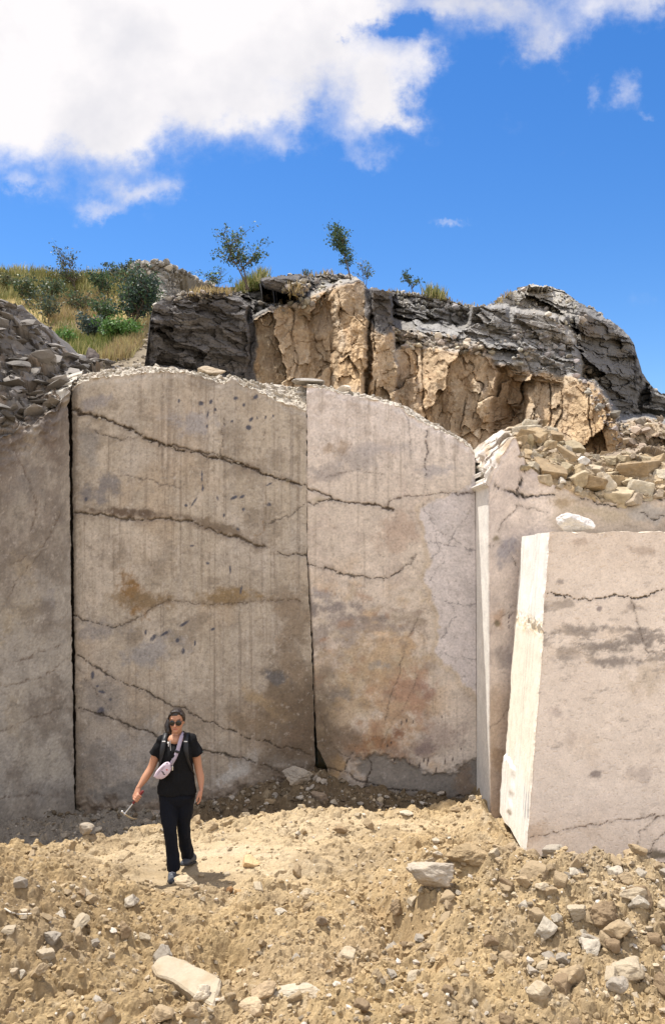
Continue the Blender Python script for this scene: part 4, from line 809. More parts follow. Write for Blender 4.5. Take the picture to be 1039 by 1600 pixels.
def rim_blocks():
    """the broken blocks heaped on the collapsed rim of the right-hand face"""
    me = bpy.data.objects['marble_wall.002'].data; V = np.empty(len(me.vertices) * 3, np.float32); me.vertices.foreach_get('co', V); V = V.reshape(-1, 3)
    px, py = proj(V[:, 0], V[:, 1], V[:, 2]); r = np.random.default_rng(41); used = []
    base = [(.42, .34, .225), (.38, .285, .17), (.34, .275, .175), (.46, .40, .30), (.40, .30, .18), (.36, .29, .21), (.32, .235, .14), (.44, .36, .25)]
    protos = []
    for i in range(8):
        P, Fc = rock_shape(900 + i, 5, 9, .025, (1, r.uniform(.7, .95), r.uniform(.5, .85)), boxy=.22); c = np.empty(P.shape); c[:] = base[i]
        n = np.array([mnoise.fractal(Vector(p) * 2.1 + Vector((i, 0, 0)), 1, 2, 5) for p in P]); c *= (1 + .35 * n)[:, None]
        me_ = raw_mesh('broken_block', P, Fc, c, False); me_.materials.append(M_rock); protos.append(me_)
    reg = poly_sd(px, py, [(818, 735), (812, 690), (830, 662), (848, 656), (880, 690), (905, 708), (960, 715), (1045, 705), (1045, 770), (985, 782), (920, 778), (868, 758)]); k = np.where((reg < 0) & (V[:, 1] < 11.9))[0]
    n = 0
    for _ in range(900):
        v = V[k[r.integers(len(k))]]; s = .06 * (.27 / .06) ** r.random() ** 1.2
        if any((v[0] - q[0]) ** 2 + (v[2] - q[2]) ** 2 + (v[1] - q[1]) ** 2 < (.55 * (s + q[3])) ** 2 for q in used): continue
        used.append((v[0], v[1], v[2], s)); o = link('broken_block', protos[r.integers(8)], None, None, (v[0], v[1] + .10 * s, v[2] - .05 * s)); o.scale = (s, s, s); o.rotation_euler = (r.normal(0, .2), .2 + r.normal(0, .2), r.normal(0, .5))
        tag(o, 'ochre or cream broken block heaped on the collapsed rim behind the loose block', 'stone', 'broken blocks on the right rim'); n += 1
        if n >= 95: break
rim_blocks()
# ------------------------------------------------------------------ quarry floor
def axis(lo, hi, fine, step, grow=1.18):
    a = [fine[0]]; s = step
    while a[-1] > lo: s *= grow; a.append(a[-1] - s)
    b = [fine[1]]; s = step
    while b[-1] < hi: s *= grow; b.append(b[-1] + s)
    return np.concatenate([a[::-1][:-1], np.arange(fine[0], fine[1], step), b])
GX = axis(-160, 160, (-4.5, 4.7), .0125); GY = axis(-160, 220, (5.0, 11.7), .0125)
def build_floor():
    X, Y = np.meshgrid(GX, GY)
    vis = ss(-6.5, -4.6, X) * ss(6.8, 4.8, X) * ss(4.0, 5.2, Y) * ss(13, 11.8, Y)
    def gs(x, y, sx, sy, rot=0):
        r = math.radians(rot); a = (X - x) * math.cos(r) + (Y - y) * math.sin(r); b = -(X - x) * math.sin(r) + (Y - y) * math.cos(r)
        return np.exp(-(a / sx) ** 2 - (b / sy) ** 2)
    Z = np.zeros(X.shape)
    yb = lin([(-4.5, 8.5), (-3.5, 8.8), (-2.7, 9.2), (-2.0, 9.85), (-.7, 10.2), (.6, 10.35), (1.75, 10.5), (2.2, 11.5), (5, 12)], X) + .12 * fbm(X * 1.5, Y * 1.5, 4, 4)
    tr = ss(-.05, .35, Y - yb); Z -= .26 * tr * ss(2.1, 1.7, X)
    Z += .05 * np.exp(-((Y - yb + .12) / .18) ** 2) * ss(2.1, 1.7, X) * (1 + fbm(X * 4, Y * 4, 6, 3))
    Z += .52 * gs(-.35, 11.35, .95, .62) + .16 * gs(1.2, 11.3, .8, .4)
    Z += 1.05 * gs(-3.7, 6.75, 1.45, 1.25) + .22 * gs(-2.6, 5.9, .9, .6)
    Z += .46 * gs(2.4, 7.1, 1.35, .85, -20) + .20 * ss(.45, .80, X + .25 * (Y - 7.2)) * gs(1.2, 7.1, 1.1, .8) + .16 * gs(1.3, 7.75, .55, .45) + .20 * gs(1.9, 9.7, .35, .5) - .26 * gs(3.6, 8.55, 1.5, .55) + .18 * gs(3.6, 6.3, 1.2, .5)
    Z -= .32 * gs(.55, 7.25, .13, .38, 25) + .10 * gs(.42, 6.95, .16, .2)
    Z -= .34 * gs(-.80, 6.75, .17, .24) + .06 * gs(-1.0, 7.25, .3, .15)
    Z -= .075 * gs(-1.05, 6.2, .32, .34) ** .7
    Z -= .07 * gs(3.1, 6.75, .25, .15) + .08 * gs(1.1, 7.35, .16, .25)
    Z += .10 * gs(.4, 6.0, 1.5, .35)
    track = np.clip(gs(-1.2, 8.9, 1.5, .8) + .8 * gs(.2, 9.9, 1.2, .35), 0, 1)
    rough = (1 - .7 * track) * vis
    Z += vis * .05 * fbm(X * .9, Y * .9, 2, 4) + rough * (-.13 * np.abs(fbm(X * 1.3, Y * 1.3, 17, 4, .5)) + .10 * fbm(X * 2.2, Y * 2.2, 5, 5, .55) + .055 * fbm(X * 5.5, Y * 5.5, 11, 4, .6) + .022 * fbm(X * 11, Y * 11, 8, 5, .6))
    Z += track * vis * .012 * fbm(X * 2, Y * 9, 9, 4)
    Z += (1 - vis) * (.5 * fbm(X * .05, Y * .05, 3, 4) - .1) * ss(-1, 2, np.abs(X) + np.abs(Y - 8) - 9)
    Z = np.where(Y > 12.2, np.minimum(Z, -.3), Z)
    dist = (9.06 - .135 * (X - 2.05)) - Y
    lim = -.13 + np.clip(dist - .3, 0, None) * .30 + np.clip(1.98 - X, 0, None) * 1.1
    Z = np.where((X > 1.5) & (X < 8) & (Y < 10.5) & (Y > 7.4), np.minimum(Z, lim), Z)
    # clods
    r = np.random.default_rng(4); tint = np.zeros(X.shape); CL = np.zeros(X.shape)
    N = 17000; rad = .016 * (.10 / .016) ** (r.random(N) ** 3.2)
    cx = r.uniform(-4.4, 4.6, N); cy = r.uniform(5.1, 11.2, N) ; big = rad > .05
    i0 = np.searchsorted(GX, -4.5); j0 = np.searchsorted(GY, 5.0); st = .0125
    trk = lambda x, y: min(1, math.exp(-((x + 1.2) / 1.5) ** 2 - ((y - 8.9) / .8) ** 2) + .8 * math.exp(-((x - .2) / 1.2) ** 2 - ((y - 9.9) / .35) ** 2))
    for n in range(N):
        t_ = trk(cx[n], cy[n])
        if r.random() < t_ * .8: continue
        R = rad[n] * (1 - .4 * t_); w = int(R / st * 1.4) + 2
        i = i0 + int((cx[n] + 4.5) / st); j = j0 + int((cy[n] - 5.0) / st)
        a, b, c, d = j - w, j + w + 1, i - w, i + w + 1
        if a < 0 or c < 0 or b > X.shape[0] or d > X.shape[1]: continue
        dx = (X[a:b, c:d] - cx[n]); dy = (Y[a:b, c:d] - cy[n]); th = np.arctan2(dy, dx); p1, p2 = r.uniform(0, 6.28, 2)
        q = np.hypot(dx, dy * r.uniform(.8, 1.3)) / (R * (1 + .22 * np.sin(2 * th + p1) + .16 * np.sin(3 * th + p2)))
        h = np.where(q < 1, np.sqrt(np.clip(1 - q ** 2.5, 0, 1)), 0) * R * r.uniform(.45, .85)
        CL[a:b, c:d] = np.maximum(CL[a:b, c:d], h * (1 + .22 * vn(X[a:b, c:d] * 38, Y[a:b, c:d] * 38, n % 11))); tint[a:b, c:d] = np.where(q < 1, r.normal(0, 1), tint[a:b, c:d])
    patch = .25 + .75 * ss(-.22, .22, fbm(X * 1.15, Y * 1.15, 13, 4, .6))
    for cell, amp, sd in ((.21, .105, 6), (.11, .078, 3), (.045, .022, 9), (.026, .013, 15)):
        f1, f2, ci = worley(X / cell + .35 * vn(X / cell * .8, Y / cell * .8, sd + 1), Y / cell + .35 * vn(X / cell * .8, Y / cell * .8, sd + 2), sd)
        CL = np.maximum(CL, vis * (1 - .75 * track) * amp * ci ** 2.2 * np.clip(1.15 - 1.5 * f1 ** 2, 0, 1) * (1 + .35 * fbm(X * 22, Y * 22, 9, 3)) * ss(-.45, .15, fbm(X * 1.7, Y * 1.7, sd, 3) + .12)) if cell > .05 else CL + patch * vis * (1 - .7 * track) * amp * ci ** 2 * np.clip(1.1 - 1.4 * f1 ** 2, 0, 1)
    Z += CL + vis * .008 * fbm(X * 26, Y * 26, 5, 3)
    pad = gs(-1.47, 8.42, .32, .34) ** .5 * vis; Z = Z * (1 - np.clip(pad * 1.4, 0, .92))
    col = np.empty(X.shape + (3,)); col[:] = (.365, .266, .142)
    def mix(m, c):
        nonlocal col
        m = np.clip(m, 0, 1)[..., None]; col = col * (1 - m) + np.array(c) * m
    col *= (1 + .09 * np.clip(tint, -2, 2))[..., None]
    mix(ss(0, .5, fbm(X * .9, Y * .9, 3, 5)) * .4, (.385, .295, .185)); mix(ss(.05, .5, fbm(X * 2.1, Y * 2.1, 7, 5)) * .45, (.285, .195, .105)); mix(np.clip(1.5 * gs(-3.1, 6.3, 1.7, 1.35), 0, 1) * vis * .85 * ss(-.7, .2, fbm(X * 1.3, Y * 1.3, 5, 5)), (.235, .165, .088)); mix(np.clip(track * 1.3, 0, 1) * vis * .8, (.455, .365, .24)); mix(ss(.08, .4, fbm(X * .9 + 3, Y * 1.1, 14, 6, .6)) * vis * .6, (.255, .19, .115))
    mix(ss(.1, .5, fbm(X * 1.6, Y * 5, 9, 5)) * track * .5, (.50, .42, .30))
    mix(tr * ss(2.1, 1.7, X) * vis * .9, (.115, .085, .055)); mix(tr * ss(-1.6, -2.4, X) * vis * .85, (.24, .215, .18))  # soil in the trough darkened to deepen the wall's shade
    mix(np.clip(gs(1.95, 9.6, .35, .55), 0, 1) * .7 * ss(-.3, .3, fbm(X * 6, Y * 6, 4, 4)), (.48, .41, .30)); mix(gs(2.6, 7.2, 1.2, .9) * .35, (.36, .29, .19)); mix(ss(.3, .6, fbm(X * 14, Y * 14, 12, 3)) * vis * .4, (.43, .35, .24))
    # wheel rut ridges on the beaten track
    V = np.stack([X, Y, Z], -1)
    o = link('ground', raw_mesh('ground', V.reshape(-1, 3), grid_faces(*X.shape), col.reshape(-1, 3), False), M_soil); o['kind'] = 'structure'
    return Z, col
GZ, GC = build_floor()
def gz(x, y):
    i = min(max(np.searchsorted(GX, x) - 1, 0), len(GX) - 2); j = min(max(np.searchsorted(GY, y) - 1, 0), len(GY) - 2)
    a = (x - GX[i]) / (GX[i + 1] - GX[i]); b = (y - GY[j]) / (GY[j + 1] - GY[j])
    return (GZ[j, i] * (1 - a) + GZ[j, i + 1] * a) * (1 - b) + (GZ[j + 1, i] * (1 - a) + GZ[j + 1, i + 1] * a) * b
def gcol(x, y): return GC[min(np.searchsorted(GY, y), len(GY) - 1), min(np.searchsorted(GX, x), len(GX) - 1)]
def ground_at(px, py):
    """where the ray through this pixel meets the floor"""
    lo, prev = None, 4.5
    for Y in np.arange(4.5, 11.6, .03):
        p = at(px, py, Y)
        if p.z < gz(p.x, Y):
            lo = prev; hi = Y; break
        prev = Y
    if lo is None: return at(px, py, 11.2)
    for _ in range(12):
        m_ = (lo + hi) / 2; p = at(px, py, m_)
        if p.z < gz(p.x, m_): hi = m_
        else: lo = m_
    return at(px, py, hi)

def floor_gravel():
    r = np.random.default_rng(17); P, S, C = [], [], []
    n = 15000
    while len(P) < n:
        y = 5.2 + 6.0 * r.random() ** 1.25; x = r.uniform(-.42 * y, .43 * y)
        if r.random() < .35 and len(P) < n: x, y = 2.2 + r.normal() * 1.1, 7.2 + r.normal() * .9
        if not (5.2 < y < 11.3 and -4.4 < x < 4.6): continue
        if abs(x + 1.2) < 1.4 and abs(y - 8.9) < .7 and r.random() < .6: continue
        s = .006 * (.034 / .006) ** r.random() ** 1.9
        P.append((x, y, gz(x, y) + .25 * s)); S.append(s); q = r.random()
        base = gcol(x, y) if q < .76 else ((.42, .34, .235) if q < .88 else ((.50, .44, .36) if q < .94 else (.22, .175, .12)))
        C.append(np.array(base) * r.uniform(.8, 1.15))
    scatter('gravel', P, S, C, 18, M_rock, 1, (.5, .95))
floor_gravel()

# ------------------------------------------------------------------ stones one can tell apart
STONES = []
def stone(px0, py0, px1, py1, label, col, seed, dim_y=.8, hk=.8, planes=11, rough=.045, sink=.30, rz=0.0, tilt=(0, 0), name='stone', cat='stone', group=None, sub=4, base_frac=.12, sharp=14):
    STONES.append(None); g = ground_at((px0 + px1) / 2, py1 - base_frac * (py1 - py0)); Y = g.y; w = (px1 - px0) / F * Y / 2; h = (py1 - py0) / F * Y / 2 * hk
    P, Fc = rock_shape(seed, sub, planes, rough, (w, w * dim_y, h), sharp)
    R = np.array(Matrix.Rotation(tilt[0], 3, 'X') @ Matrix.Rotation(tilt[1], 3, 'Y')); P = P @ R.T
    c = np.empty(P.shape); c[:] = col; n = np.array([mnoise.noise(Vector(p) * (2.2 / w) + Vector((seed, 0, 0))) for p in P]); c *= (1 + .22 * n)[:, None]
    dirt = np.maximum(ss(-.1 * h, -.75 * h, P[:, 2] + .3 * h * n), .6 * ss(.1, .5, n))[:, None] * .7; c = c * (1 - dirt) + np.array((.31, .225, .13)) * dirt
    STONES[-1] = (g.x, Y + w * dim_y * .55, w)
    o = link(name, raw_mesh(name, P, Fc, c, False), M_rock, None, (g.x, Y + w * dim_y * .55, gz(g.x, Y + w * dim_y * .55) + h * (1 - 2 * sink)))
    return tag(o, label, cat, group)
TAN, PALE, BRN, GRY, WHT = (.34, .255, .155), (.42, .345, .24), (.24, .17, .10), (.33, .285, .225), (.45, .395, .31)
stones = [
    (635, 1340, 712, 1412, 'large pale grey boulder with a dark hollow under its front edge', (.42, .36, .28), 3, dict(hk=.72, planes=11, sub=5, name='boulder', cat='boulder', sink=.08, tilt=(-.25, .1))),
    (697, 1310, 767, 1362, 'brown earthy boulder shaped like a pyramid beside the pale grey boulder', (.30, .22, .125), 8, dict(hk=.95, planes=9, sub=5, rough=.06, name='boulder', cat='boulder')),
    (780, 1364, 804, 1394, 'upright brown lump of rock right of the pyramid boulder', BRN, 11, {}), (806, 1368, 838, 1396, 'rounded tan stone in front of the loose block corner', TAN, 12, {}),
    (837, 1376, 866, 1402, 'flat tilted pale slab below the front corner of the loose block', PALE, 13, dict(hk=.5)), (886, 1348, 911, 1370, 'small white stone in the edge of the loose block shadow', WHT, 14, {}),
    (970, 1383, 1016, 1420, 'pale rough stone near the right edge, just below the block shadow', PALE, 15, {}), (921, 1402, 983, 1456, 'brown soil-caked boulder leaning on the gravel slope', BRN, 16, dict(rough=.07, sub=5, name='boulder', cat='boulder')),
    (942, 1452, 991, 1488, 'tan stone with a dark hollow under it, below the soil-caked boulder', TAN, 17, dict(hk=.7, sink=.1)), (954, 1488, 1018, 1535, 'pale flat-topped slab stone low at the right side', PALE, 18, dict(hk=.75, planes=8)),
    (949, 1529, 991, 1562, 'grey-white stone under the flat-topped pale slab', GRY, 19, {}), (864, 1490, 922, 1552, 'broad tan boulder among gravel at the lower right', TAN, 20, dict(sub=5, name='boulder', cat='boulder')),
    (824, 1528, 868, 1565, 'pale wedge stone with a sharp shadow left of the broad tan boulder', PALE, 21, dict(planes=8)), (1024, 1398, 1056, 1432, 'pale stone cut by the right edge of the picture', PALE, 22, {}),
    (519, 1290, 544, 1307, 'dark brown stone on the sunny ridge before the lobed face', BRN, 23, {}), (624, 1268, 648, 1281, 'white flat stone on the crest of the sunny ridge', WHT, 24, dict(hk=.6)),
    (526, 1478, 561, 1497, 'pale elongated stone in the middle of the floor', PALE, 25, {}), (779, 1485, 808, 1509, 'round tan stone in the gravel left of the broad tan boulder', TAN, 26, {}),
    (818, 1505, 847, 1527, 'greyish stone half buried between round and broad tan stones', GRY, 27, {}), (624, 1568, 648, 1592, 'brown upright stone at the bottom of the floor, right of centre', BRN, 28, {}),
    (520, 1500, 534, 1514, 'small round stone beside the elongated pale stone', TAN, 29, {}), (675, 1305, 690, 1320, 'small white stone behind the pyramid boulder', WHT, 30, {}), (672, 1330, 692, 1347, 'small white chip between both boulders', WHT, 31, {}),
    (610, 1403, 634, 1442, 'soil-covered clod on the edge of the gully', BRN, 32, dict(rough=.08)),
    (302, 1543, 333, 1574, 'pointed pale fragment leaning on the sawn slab', (.56, .48, .36), 41, dict(planes=8, hk=1.0)), (391, 1530, 434, 1570, 'brown angular stone touching the flat embedded rock', (.40, .295, .18), 42, dict(planes=9, sub=5)),
    (371, 1553, 411, 1588, 'tan faceted stone in front of the brown angular stone', (.47, .36, .23), 43, dict(planes=8, sub=5, hk=.7)), (418, 1520, 508, 1564, 'flat pale rock embedded in the soil right of the sawn slab', (.45, .39, .29), 44, dict(hk=.5, dim_y=.55, planes=12, sub=5, sink=.2)),
    (281, 1560, 314, 1601, 'knobbly tan stone below the sawn slab', TAN, 45, dict(rough=.06)), (228, 1566, 272, 1606, 'broad tan stone at the bottom edge under the sawn slab', TAN, 46, dict(rough=.05)), (144, 1562, 177, 1604, 'upright tan lump at the bottom edge, left', TAN, 47, dict(rough=.06)),
    (270, 1361, 313, 1390, 'angular beige rock just in front of the walking shoes', (.45, .365, .245), 48, dict(planes=8, sub=5, hk=.8)), (301, 1380, 312, 1393, 'small beige chip beside the rock at the walking shoes', (.5, .38, .24), 49, {}),
    (369, 1334, 406, 1359, 'ochre rock with a white cap on the beaten track', (.58, .41, .225), 50, dict(planes=8)), (350, 1378, 365, 1398, 'small rusty brown stone on the track', (.33, .19, .09), 51, {}), (362, 1386, 381, 1399, 'small ochre stone next to the rusty one', (.44, .29, .14), 52, {}),
    (185, 1438, 206, 1473, 'tall brown clod at the foot of the left mound', BRN, 53, dict(rough=.07)), (115, 1384, 136, 1399, 'brown stone on the shoulder of the left mound', BRN, 54, {}), (466, 1380, 494, 1403, 'pale rounded stone on the track right of the person', PALE, 55, {}),
    (429, 1412, 451, 1431, 'white crumbly stone in the middle distance of the floor', WHT, 56, dict(rough=.07)), (490, 1425, 517, 1452, 'dark stone casting a dark hollow, centre of the floor', (.22, .165, .11), 57, {}),
    (118, 1284, 146, 1312, 'broken grey rock half in sun near the oblique face', GRY, 58, {}), (148, 1284, 162, 1304, 'white rock chip at the sunlit rim of the shade, left', WHT, 59, {}), (317, 1281, 346, 1299, 'flat tan stone on the sunlit ridge right of the person', TAN, 60, dict(hk=.7)),
    (440, 1188, 492, 1236, 'grey rough boulder on the shaded earth heap', (.33, .29, .24), 61, dict(rough=.07, sub=5, name='boulder', cat='boulder')), (484, 1228, 514, 1258, 'brown boulder under the dark hole of the joint', (.26, .20, .145), 62, dict(name='boulder', cat='boulder')),
    (582, 1246, 602, 1262, 'dark round stone in the shade below the lobed face', (.26, .22, .18), 63, {}), (652, 1247, 668, 1257, 'pale flat chip in the shade below the lobed face', (.5, .46, .4), 64, dict(hk=.6)), (728, 1240, 744, 1254, 'round grey stone at the foot of the narrow slot', GRY, 65, {}),
    (462, 1244, 478, 1256, 'small pale stone on the shaded heap', (.42, .38, .32), 66, {}), (228, 1262, 252, 1276, 'shaded stone at the wall foot behind the hammer', (.28, .24, .2), 67, {}), (40, 1298, 62, 1306, 'flat grey chip on the shaded floor at the left', GRY, 68, dict(hk=.5)), (92, 1296, 112, 1312, 'dusty grey stone on the shaded floor left of the broken rock', GRY, 69, {}),
]
for (a, b, c, d, lab, col, seed, kw) in stones: stone(a, b, c, d, lab, col, seed, **kw)

def stone_chips():
    r = np.random.default_rng(61); P, S, C = [], [], []
    for x, y, w in STONES:
        for _ in range(int(14 + 160 * w)):
            a = r.uniform(0, 6.28); q = w * r.uniform(.85, 1.9); u, v = x + q * math.cos(a), y + q * .8 * math.sin(a)
            if not (5.2 < y < 11.2): continue
            s = .006 * (.03 / .006) ** r.random() ** 1.8; P.append((u, v, gz(u, v) + .3 * s)); S.append(s); C.append(np.array([gcol(u, v), (.40, .33, .23), gcol(u, v) * .8][r.integers(3)]) * r.uniform(.8, 1.2))
    scatter('gravel', P, S, C, 62, M_rock, 1, (.5, .95))
stone_chips()
def wall_foot_debris():
    r = np.random.default_rng(71); P, S, C = [], [], []
    for _ in range(900):
        x = r.uniform(-3.9, 1.9); y = min(11.25, 11.3 + min(0, x + 3.3) * .9) - abs(r.normal()) * .30
        s = .008 * (.06 / .008) ** r.random() ** 2.6; P.append((x, y, gz(x, y) + .3 * s)); S.append(s); C.append(np.array([(.13, .10, .065), (.20, .165, .12), (.34, .30, .25), (.16, .12, .08)][r.integers(4)]) * r.uniform(.8, 1.2))
    scatter('gravel', P, S, C, 72, M_rock, 1, (.5, .95))
wall_foot_debris()

# medium stones: one prototype shape each, copied
def medium_stones():
    r = np.random.default_rng(23)
    protos = []
    for i in range(10):
        P, Fc = rock_shape(300 + i, 4, 11, .05, (1, r.uniform(.7, 1), r.uniform(.55, .85)), boxy=.3 * (i % 2)); base = [TAN, TAN, BRN, PALE, TAN, GRY, TAN, PALE, TAN, WHT][i]
        c = np.empty(P.shape); c[:] = base; c *= (1 + .2 * P[:, 2:] * .3); protos.append(raw_mesh('stone', P, Fc, c, False)); protos[-1].materials.append(M_rock)
    n = 0
    zones = [('fist-sized stone loose on the gravel slope below the block', 'stones loose on the gravel slope', lambda: (2.3 + r.normal() * .95, 6.8 + r.normal() * .8), 170), ('fist-sized lump lying on the left earth mound', 'lumps on the left mound', lambda: (r.uniform(-3.2, -1.3), r.uniform(5.5, 7.6)), 55),
             ('fist-sized stone scattered over the floor between mound and slope', 'stones over the middle floor', lambda: (r.uniform(-1.4, 1.2), r.uniform(5.5, 8.6)), 60), ('fist-sized stone on the sunny ridge or in the shade along the wall foot', 'stones along the wall foot', lambda: (r.uniform(-3.2, 1.8), r.uniform(9.4, 11.1)), 50),
             ('head-sized stone in the coarse rubble at the lower right', 'coarse rubble at the lower right', lambda: (r.uniform(1.5, 3.3), r.uniform(5.9, 8.2)), 75)]
    for lab, grp, f, k in zones:
        for _ in range(k):
            x, y = f()
            if not (5.3 < y < 11.1 and abs(x) < .41 * y): continue
            if x > 1.75 and y > 8.15 and y < 9.9: continue
            if abs(x + 1.4) < .35 and abs(y - 8.3) < .5: continue
            s = .024 * (.085 / .024) ** r.random() ** 1.6 if 'head' not in lab else r.uniform(.05, .12)
            o = link('stone', protos[r.integers(10)], None, None, (x, y, gz(x, y) + .25 * s)); o.scale = (s, s, s); o.rotation_euler = (r.normal(0, .4), r.normal(0, .4), r.uniform(0, 6.28)); tag(o, lab, 'stone', grp)
medium_stones()

def prism(name, pts_top, down, mat, col, label, cat, seed=0, bevel=.016):
    bm = bmesh.new(); t = [bm.verts.new(p) for p in pts_top]; b = [bm.verts.new(Vector(p) + Vector(down)) for p in pts_top]; n = len(t)
    bm.faces.new(t); bm.faces.new(b[::-1])
    for i in range(n): bm.faces.new((t[i], b[i], b[(i + 1) % n], t[(i + 1) % n]))
    bmesh.ops.recalc_face_normals(bm, faces=bm.faces)
    bmesh.ops.bevel(bm, geom=list(bm.edges), offset=bevel, segments=1, affect='EDGES')
    bmesh.ops.triangulate(bm, faces=bm.faces); 
    for _ in range(4):
        long = [e for e in bm.edges if e.calc_length() > .035]
        if not long: break
        bmesh.ops.subdivide_edges(bm, edges=long, cuts=1); bmesh.ops.triangulate(bm, faces=[f for f in bm.faces if len(f.verts) > 3])
    bm.normal_update()
    for v in bm.verts: v.co += v.normal * (.010 * mnoise.fractal(v.co * 9 + Vector((seed, 0, 0)), 1, 2, 4)) + Vector((.004, .004, 0)) * mnoise.noise(v.co * 40)
    cen = sum((v.co for v in bm.verts), Vector()) / len(bm.verts)
    for v in bm.verts: v.co -= cen
    me = bpy.data.meshes.new(name); bm.to_mesh(me); bm.free(); c_ = np.tile(col, (len(me.vertices), 1)); n_ = np.array([mnoise.fractal(v.co * 5 + Vector((seed, 3, 0)), 1, 2, 5) for v in me.vertices]); k_ = ss(.0, .5, n_)[:, None] * .55; set_col(me, c_ * (1 - k_) + np.array((.33, .245, .145)) * k_)
    return tag(link(name, me, mat, None, cen), label, cat)
sl = []
for (x, y) in [(237, 1503), (243, 1492), (263, 1485), (285, 1491), (308, 1503), (330, 1513), (347, 1521), (335, 1566), (318, 1556), (302, 1548), (269, 1524), (243, 1517)]:
    sl.append(at(x, y, 6.50 - (y - 1485) / 81 * .62) - Vector((0, 0, .03)))
M_slab = stone_mat('sawn_slab_stone', .85, 6, .06, 60, .08, 50, .004, .5)
prism('stone_slab', sl, (.02, .10, -.26), M_slab, (.40, .335, .24), 'large smooth sawn slab half buried in soil at the bottom, tilted', 'stone slab')

def perch(px0, py0, px1, py1, Y, label, col, seed, hk=1.0, dim_y=.8, planes=10, name='stone', cat='stone', rough=.04):
    w = (px1 - px0) / F * Y / 2; h = (py1 - py0) / F * Y / 2 * hk; P, Fc = rock_shape(seed, 5 if w > .15 else 4, planes, rough, (w, w * dim_y, h))
    c = np.empty(P.shape); c[:] = col; n = np.array([mnoise.fractal(Vector(p) * (2.0 / w) + Vector((seed, 0, 0)), 1, 2, 4) for p in P]); c *= (1 + .3 * n)[:, None]
    return tag(link(name, raw_mesh(name, P, Fc, c, False), M_rock, None, at((px0 + px1) / 2, (py0 + py1) / 2, Y)), label, cat)
perch(863, 801, 931, 832, 9.5, 'white and grey broken stone resting on top of the loose block', (.58, .54, .50), 71, planes=9, dim_y=.7)
perch(296, 569, 354, 594, 11.75, 'flat tan boulder on the rim of the streaked face', (.42, .34, .24), 72, dim_y=.6, name='boulder', cat='boulder'); perch(452, 589, 508, 606, 11.7, 'thin grey slab lying on the rim above the vertical joint', (.32, .29, .25), 73, hk=.7, name='stone_slab', cat='stone slab')
perch(527, 603, 551, 613, 11.45, 'small white stone on the rim of the lobed face', (.62, .57, .5), 74)
perch(108, 548, 136, 572, 13.6, 'pale grey squared stone at the foot of the scree', (.40, .38, .35), 75, planes=7); perch(130, 542, 156, 572, 13.9, 'dark brown upright stone beside the pale squared stone', (.13, .105, .09), 76, planes=7); perch(120, 566, 168, 582, 13.2, 'flat brown slab below the two stones at the scree foot', (.24, .2, .16), 77, hk=.8, name='stone_slab', cat='stone slab'); perch(114, 562, 134, 574, 13.4, 'small dark stone tucked under the pale squared stone', (.17, .15, .13), 78)
perch(900, 711, 921, 727, 10.98, 'bright white stone among the broken blocks on the right rim', (.66, .62, .55), 79); perch(964, 708, 988, 731, 11.28, 'round tan stone high on the right rim', (.46, .34, .21), 80)
perch(926, 733, 962, 775, 10.53, 'pale cracked stone in the row of broken blocks', (.52, .45, .34), 81, planes=8); perch(881, 724, 930, 772, 10.63, 'big ochre block leaning in the broken rim', (.40, .31, .19), 82, planes=9, name='boulder', cat='boulder', dim_y=.6); perch(868, 745, 884, 758, 10.38, 'small pale stone left of the big ochre block', (.55, .5, .42), 83)
perch(843, 715, 888, 750, 10.73, 'smooth olive-tan block in the broken rim', (.38, .32, .20), 84, planes=8, name='boulder', cat='boulder', dim_y=.6); perch(812, 672, 846, 702, 11.13, 'yellowish block at the peak of the broken rim', (.52, .43, .27), 85, planes=8, dim_y=.6); perch(844, 688, 880, 722, 10.98, 'ochre block below the peak of the broken rim', (.42, .34, .22), 86, planes=8, dim_y=.6)
# ------------------------------------------------------------------ plants
def leaf_mat(name, a, b):
    m = bpy.data.materials.new(name); m.use_nodes = True; nt = m.node_tree; L = nt.links; bs = nt.nodes['Principled BSDF']
    at_ = nt.nodes.new('ShaderNodeAttribute'); at_.attribute_name = 'Col'
    L.new(at_.outputs['Color'], bs.inputs['Base Color']); bs.inputs['Roughness'].default_value = .55; bs.inputs['Specular IOR Level'].default_value = .3
    tr = nt.nodes.new('ShaderNodeBsdfTranslucent'); L.new(at_.outputs['Color'], tr.inputs['Color'])
    mx = nt.nodes.new('ShaderNodeMixShader'); mx.inputs[0].default_value = .25; L.new(bs.outputs[0], mx.inputs[1]); L.new(tr.outputs[0], mx.inputs[2])
    L.new(mx.outputs[0], nt.nodes['Material Output'].inputs[0]); return m
M_leaf = leaf_mat('leaves', 0, 0); M_grass = leaf_mat('dry_grass', 0, 0); M_bark = plain_mat('bark', (.13, .10, .075), .9, .1)
def tubes(segs, sides=5):
    V, Fc = [], []
    for a, b, ra, rb in segs:
        a, b = Vector(a), Vector(b); d = (b - a)
        if d.length < 1e-5: continue
        q = d.to_track_quat('Z', 'Y'); o = len(V)
        for p, r in ((a, ra), (b, rb)):
            for k in range(sides): V.append((p + q @ Vector((r * math.cos(6.283 * k / sides), r * math.sin(6.283 * k / sides), 0)))[:])
        for k in range(sides): Fc.append((o + k, o + (k + 1) % sides, o + sides + (k + 1) % sides, o + sides + k))
    return V, Fc
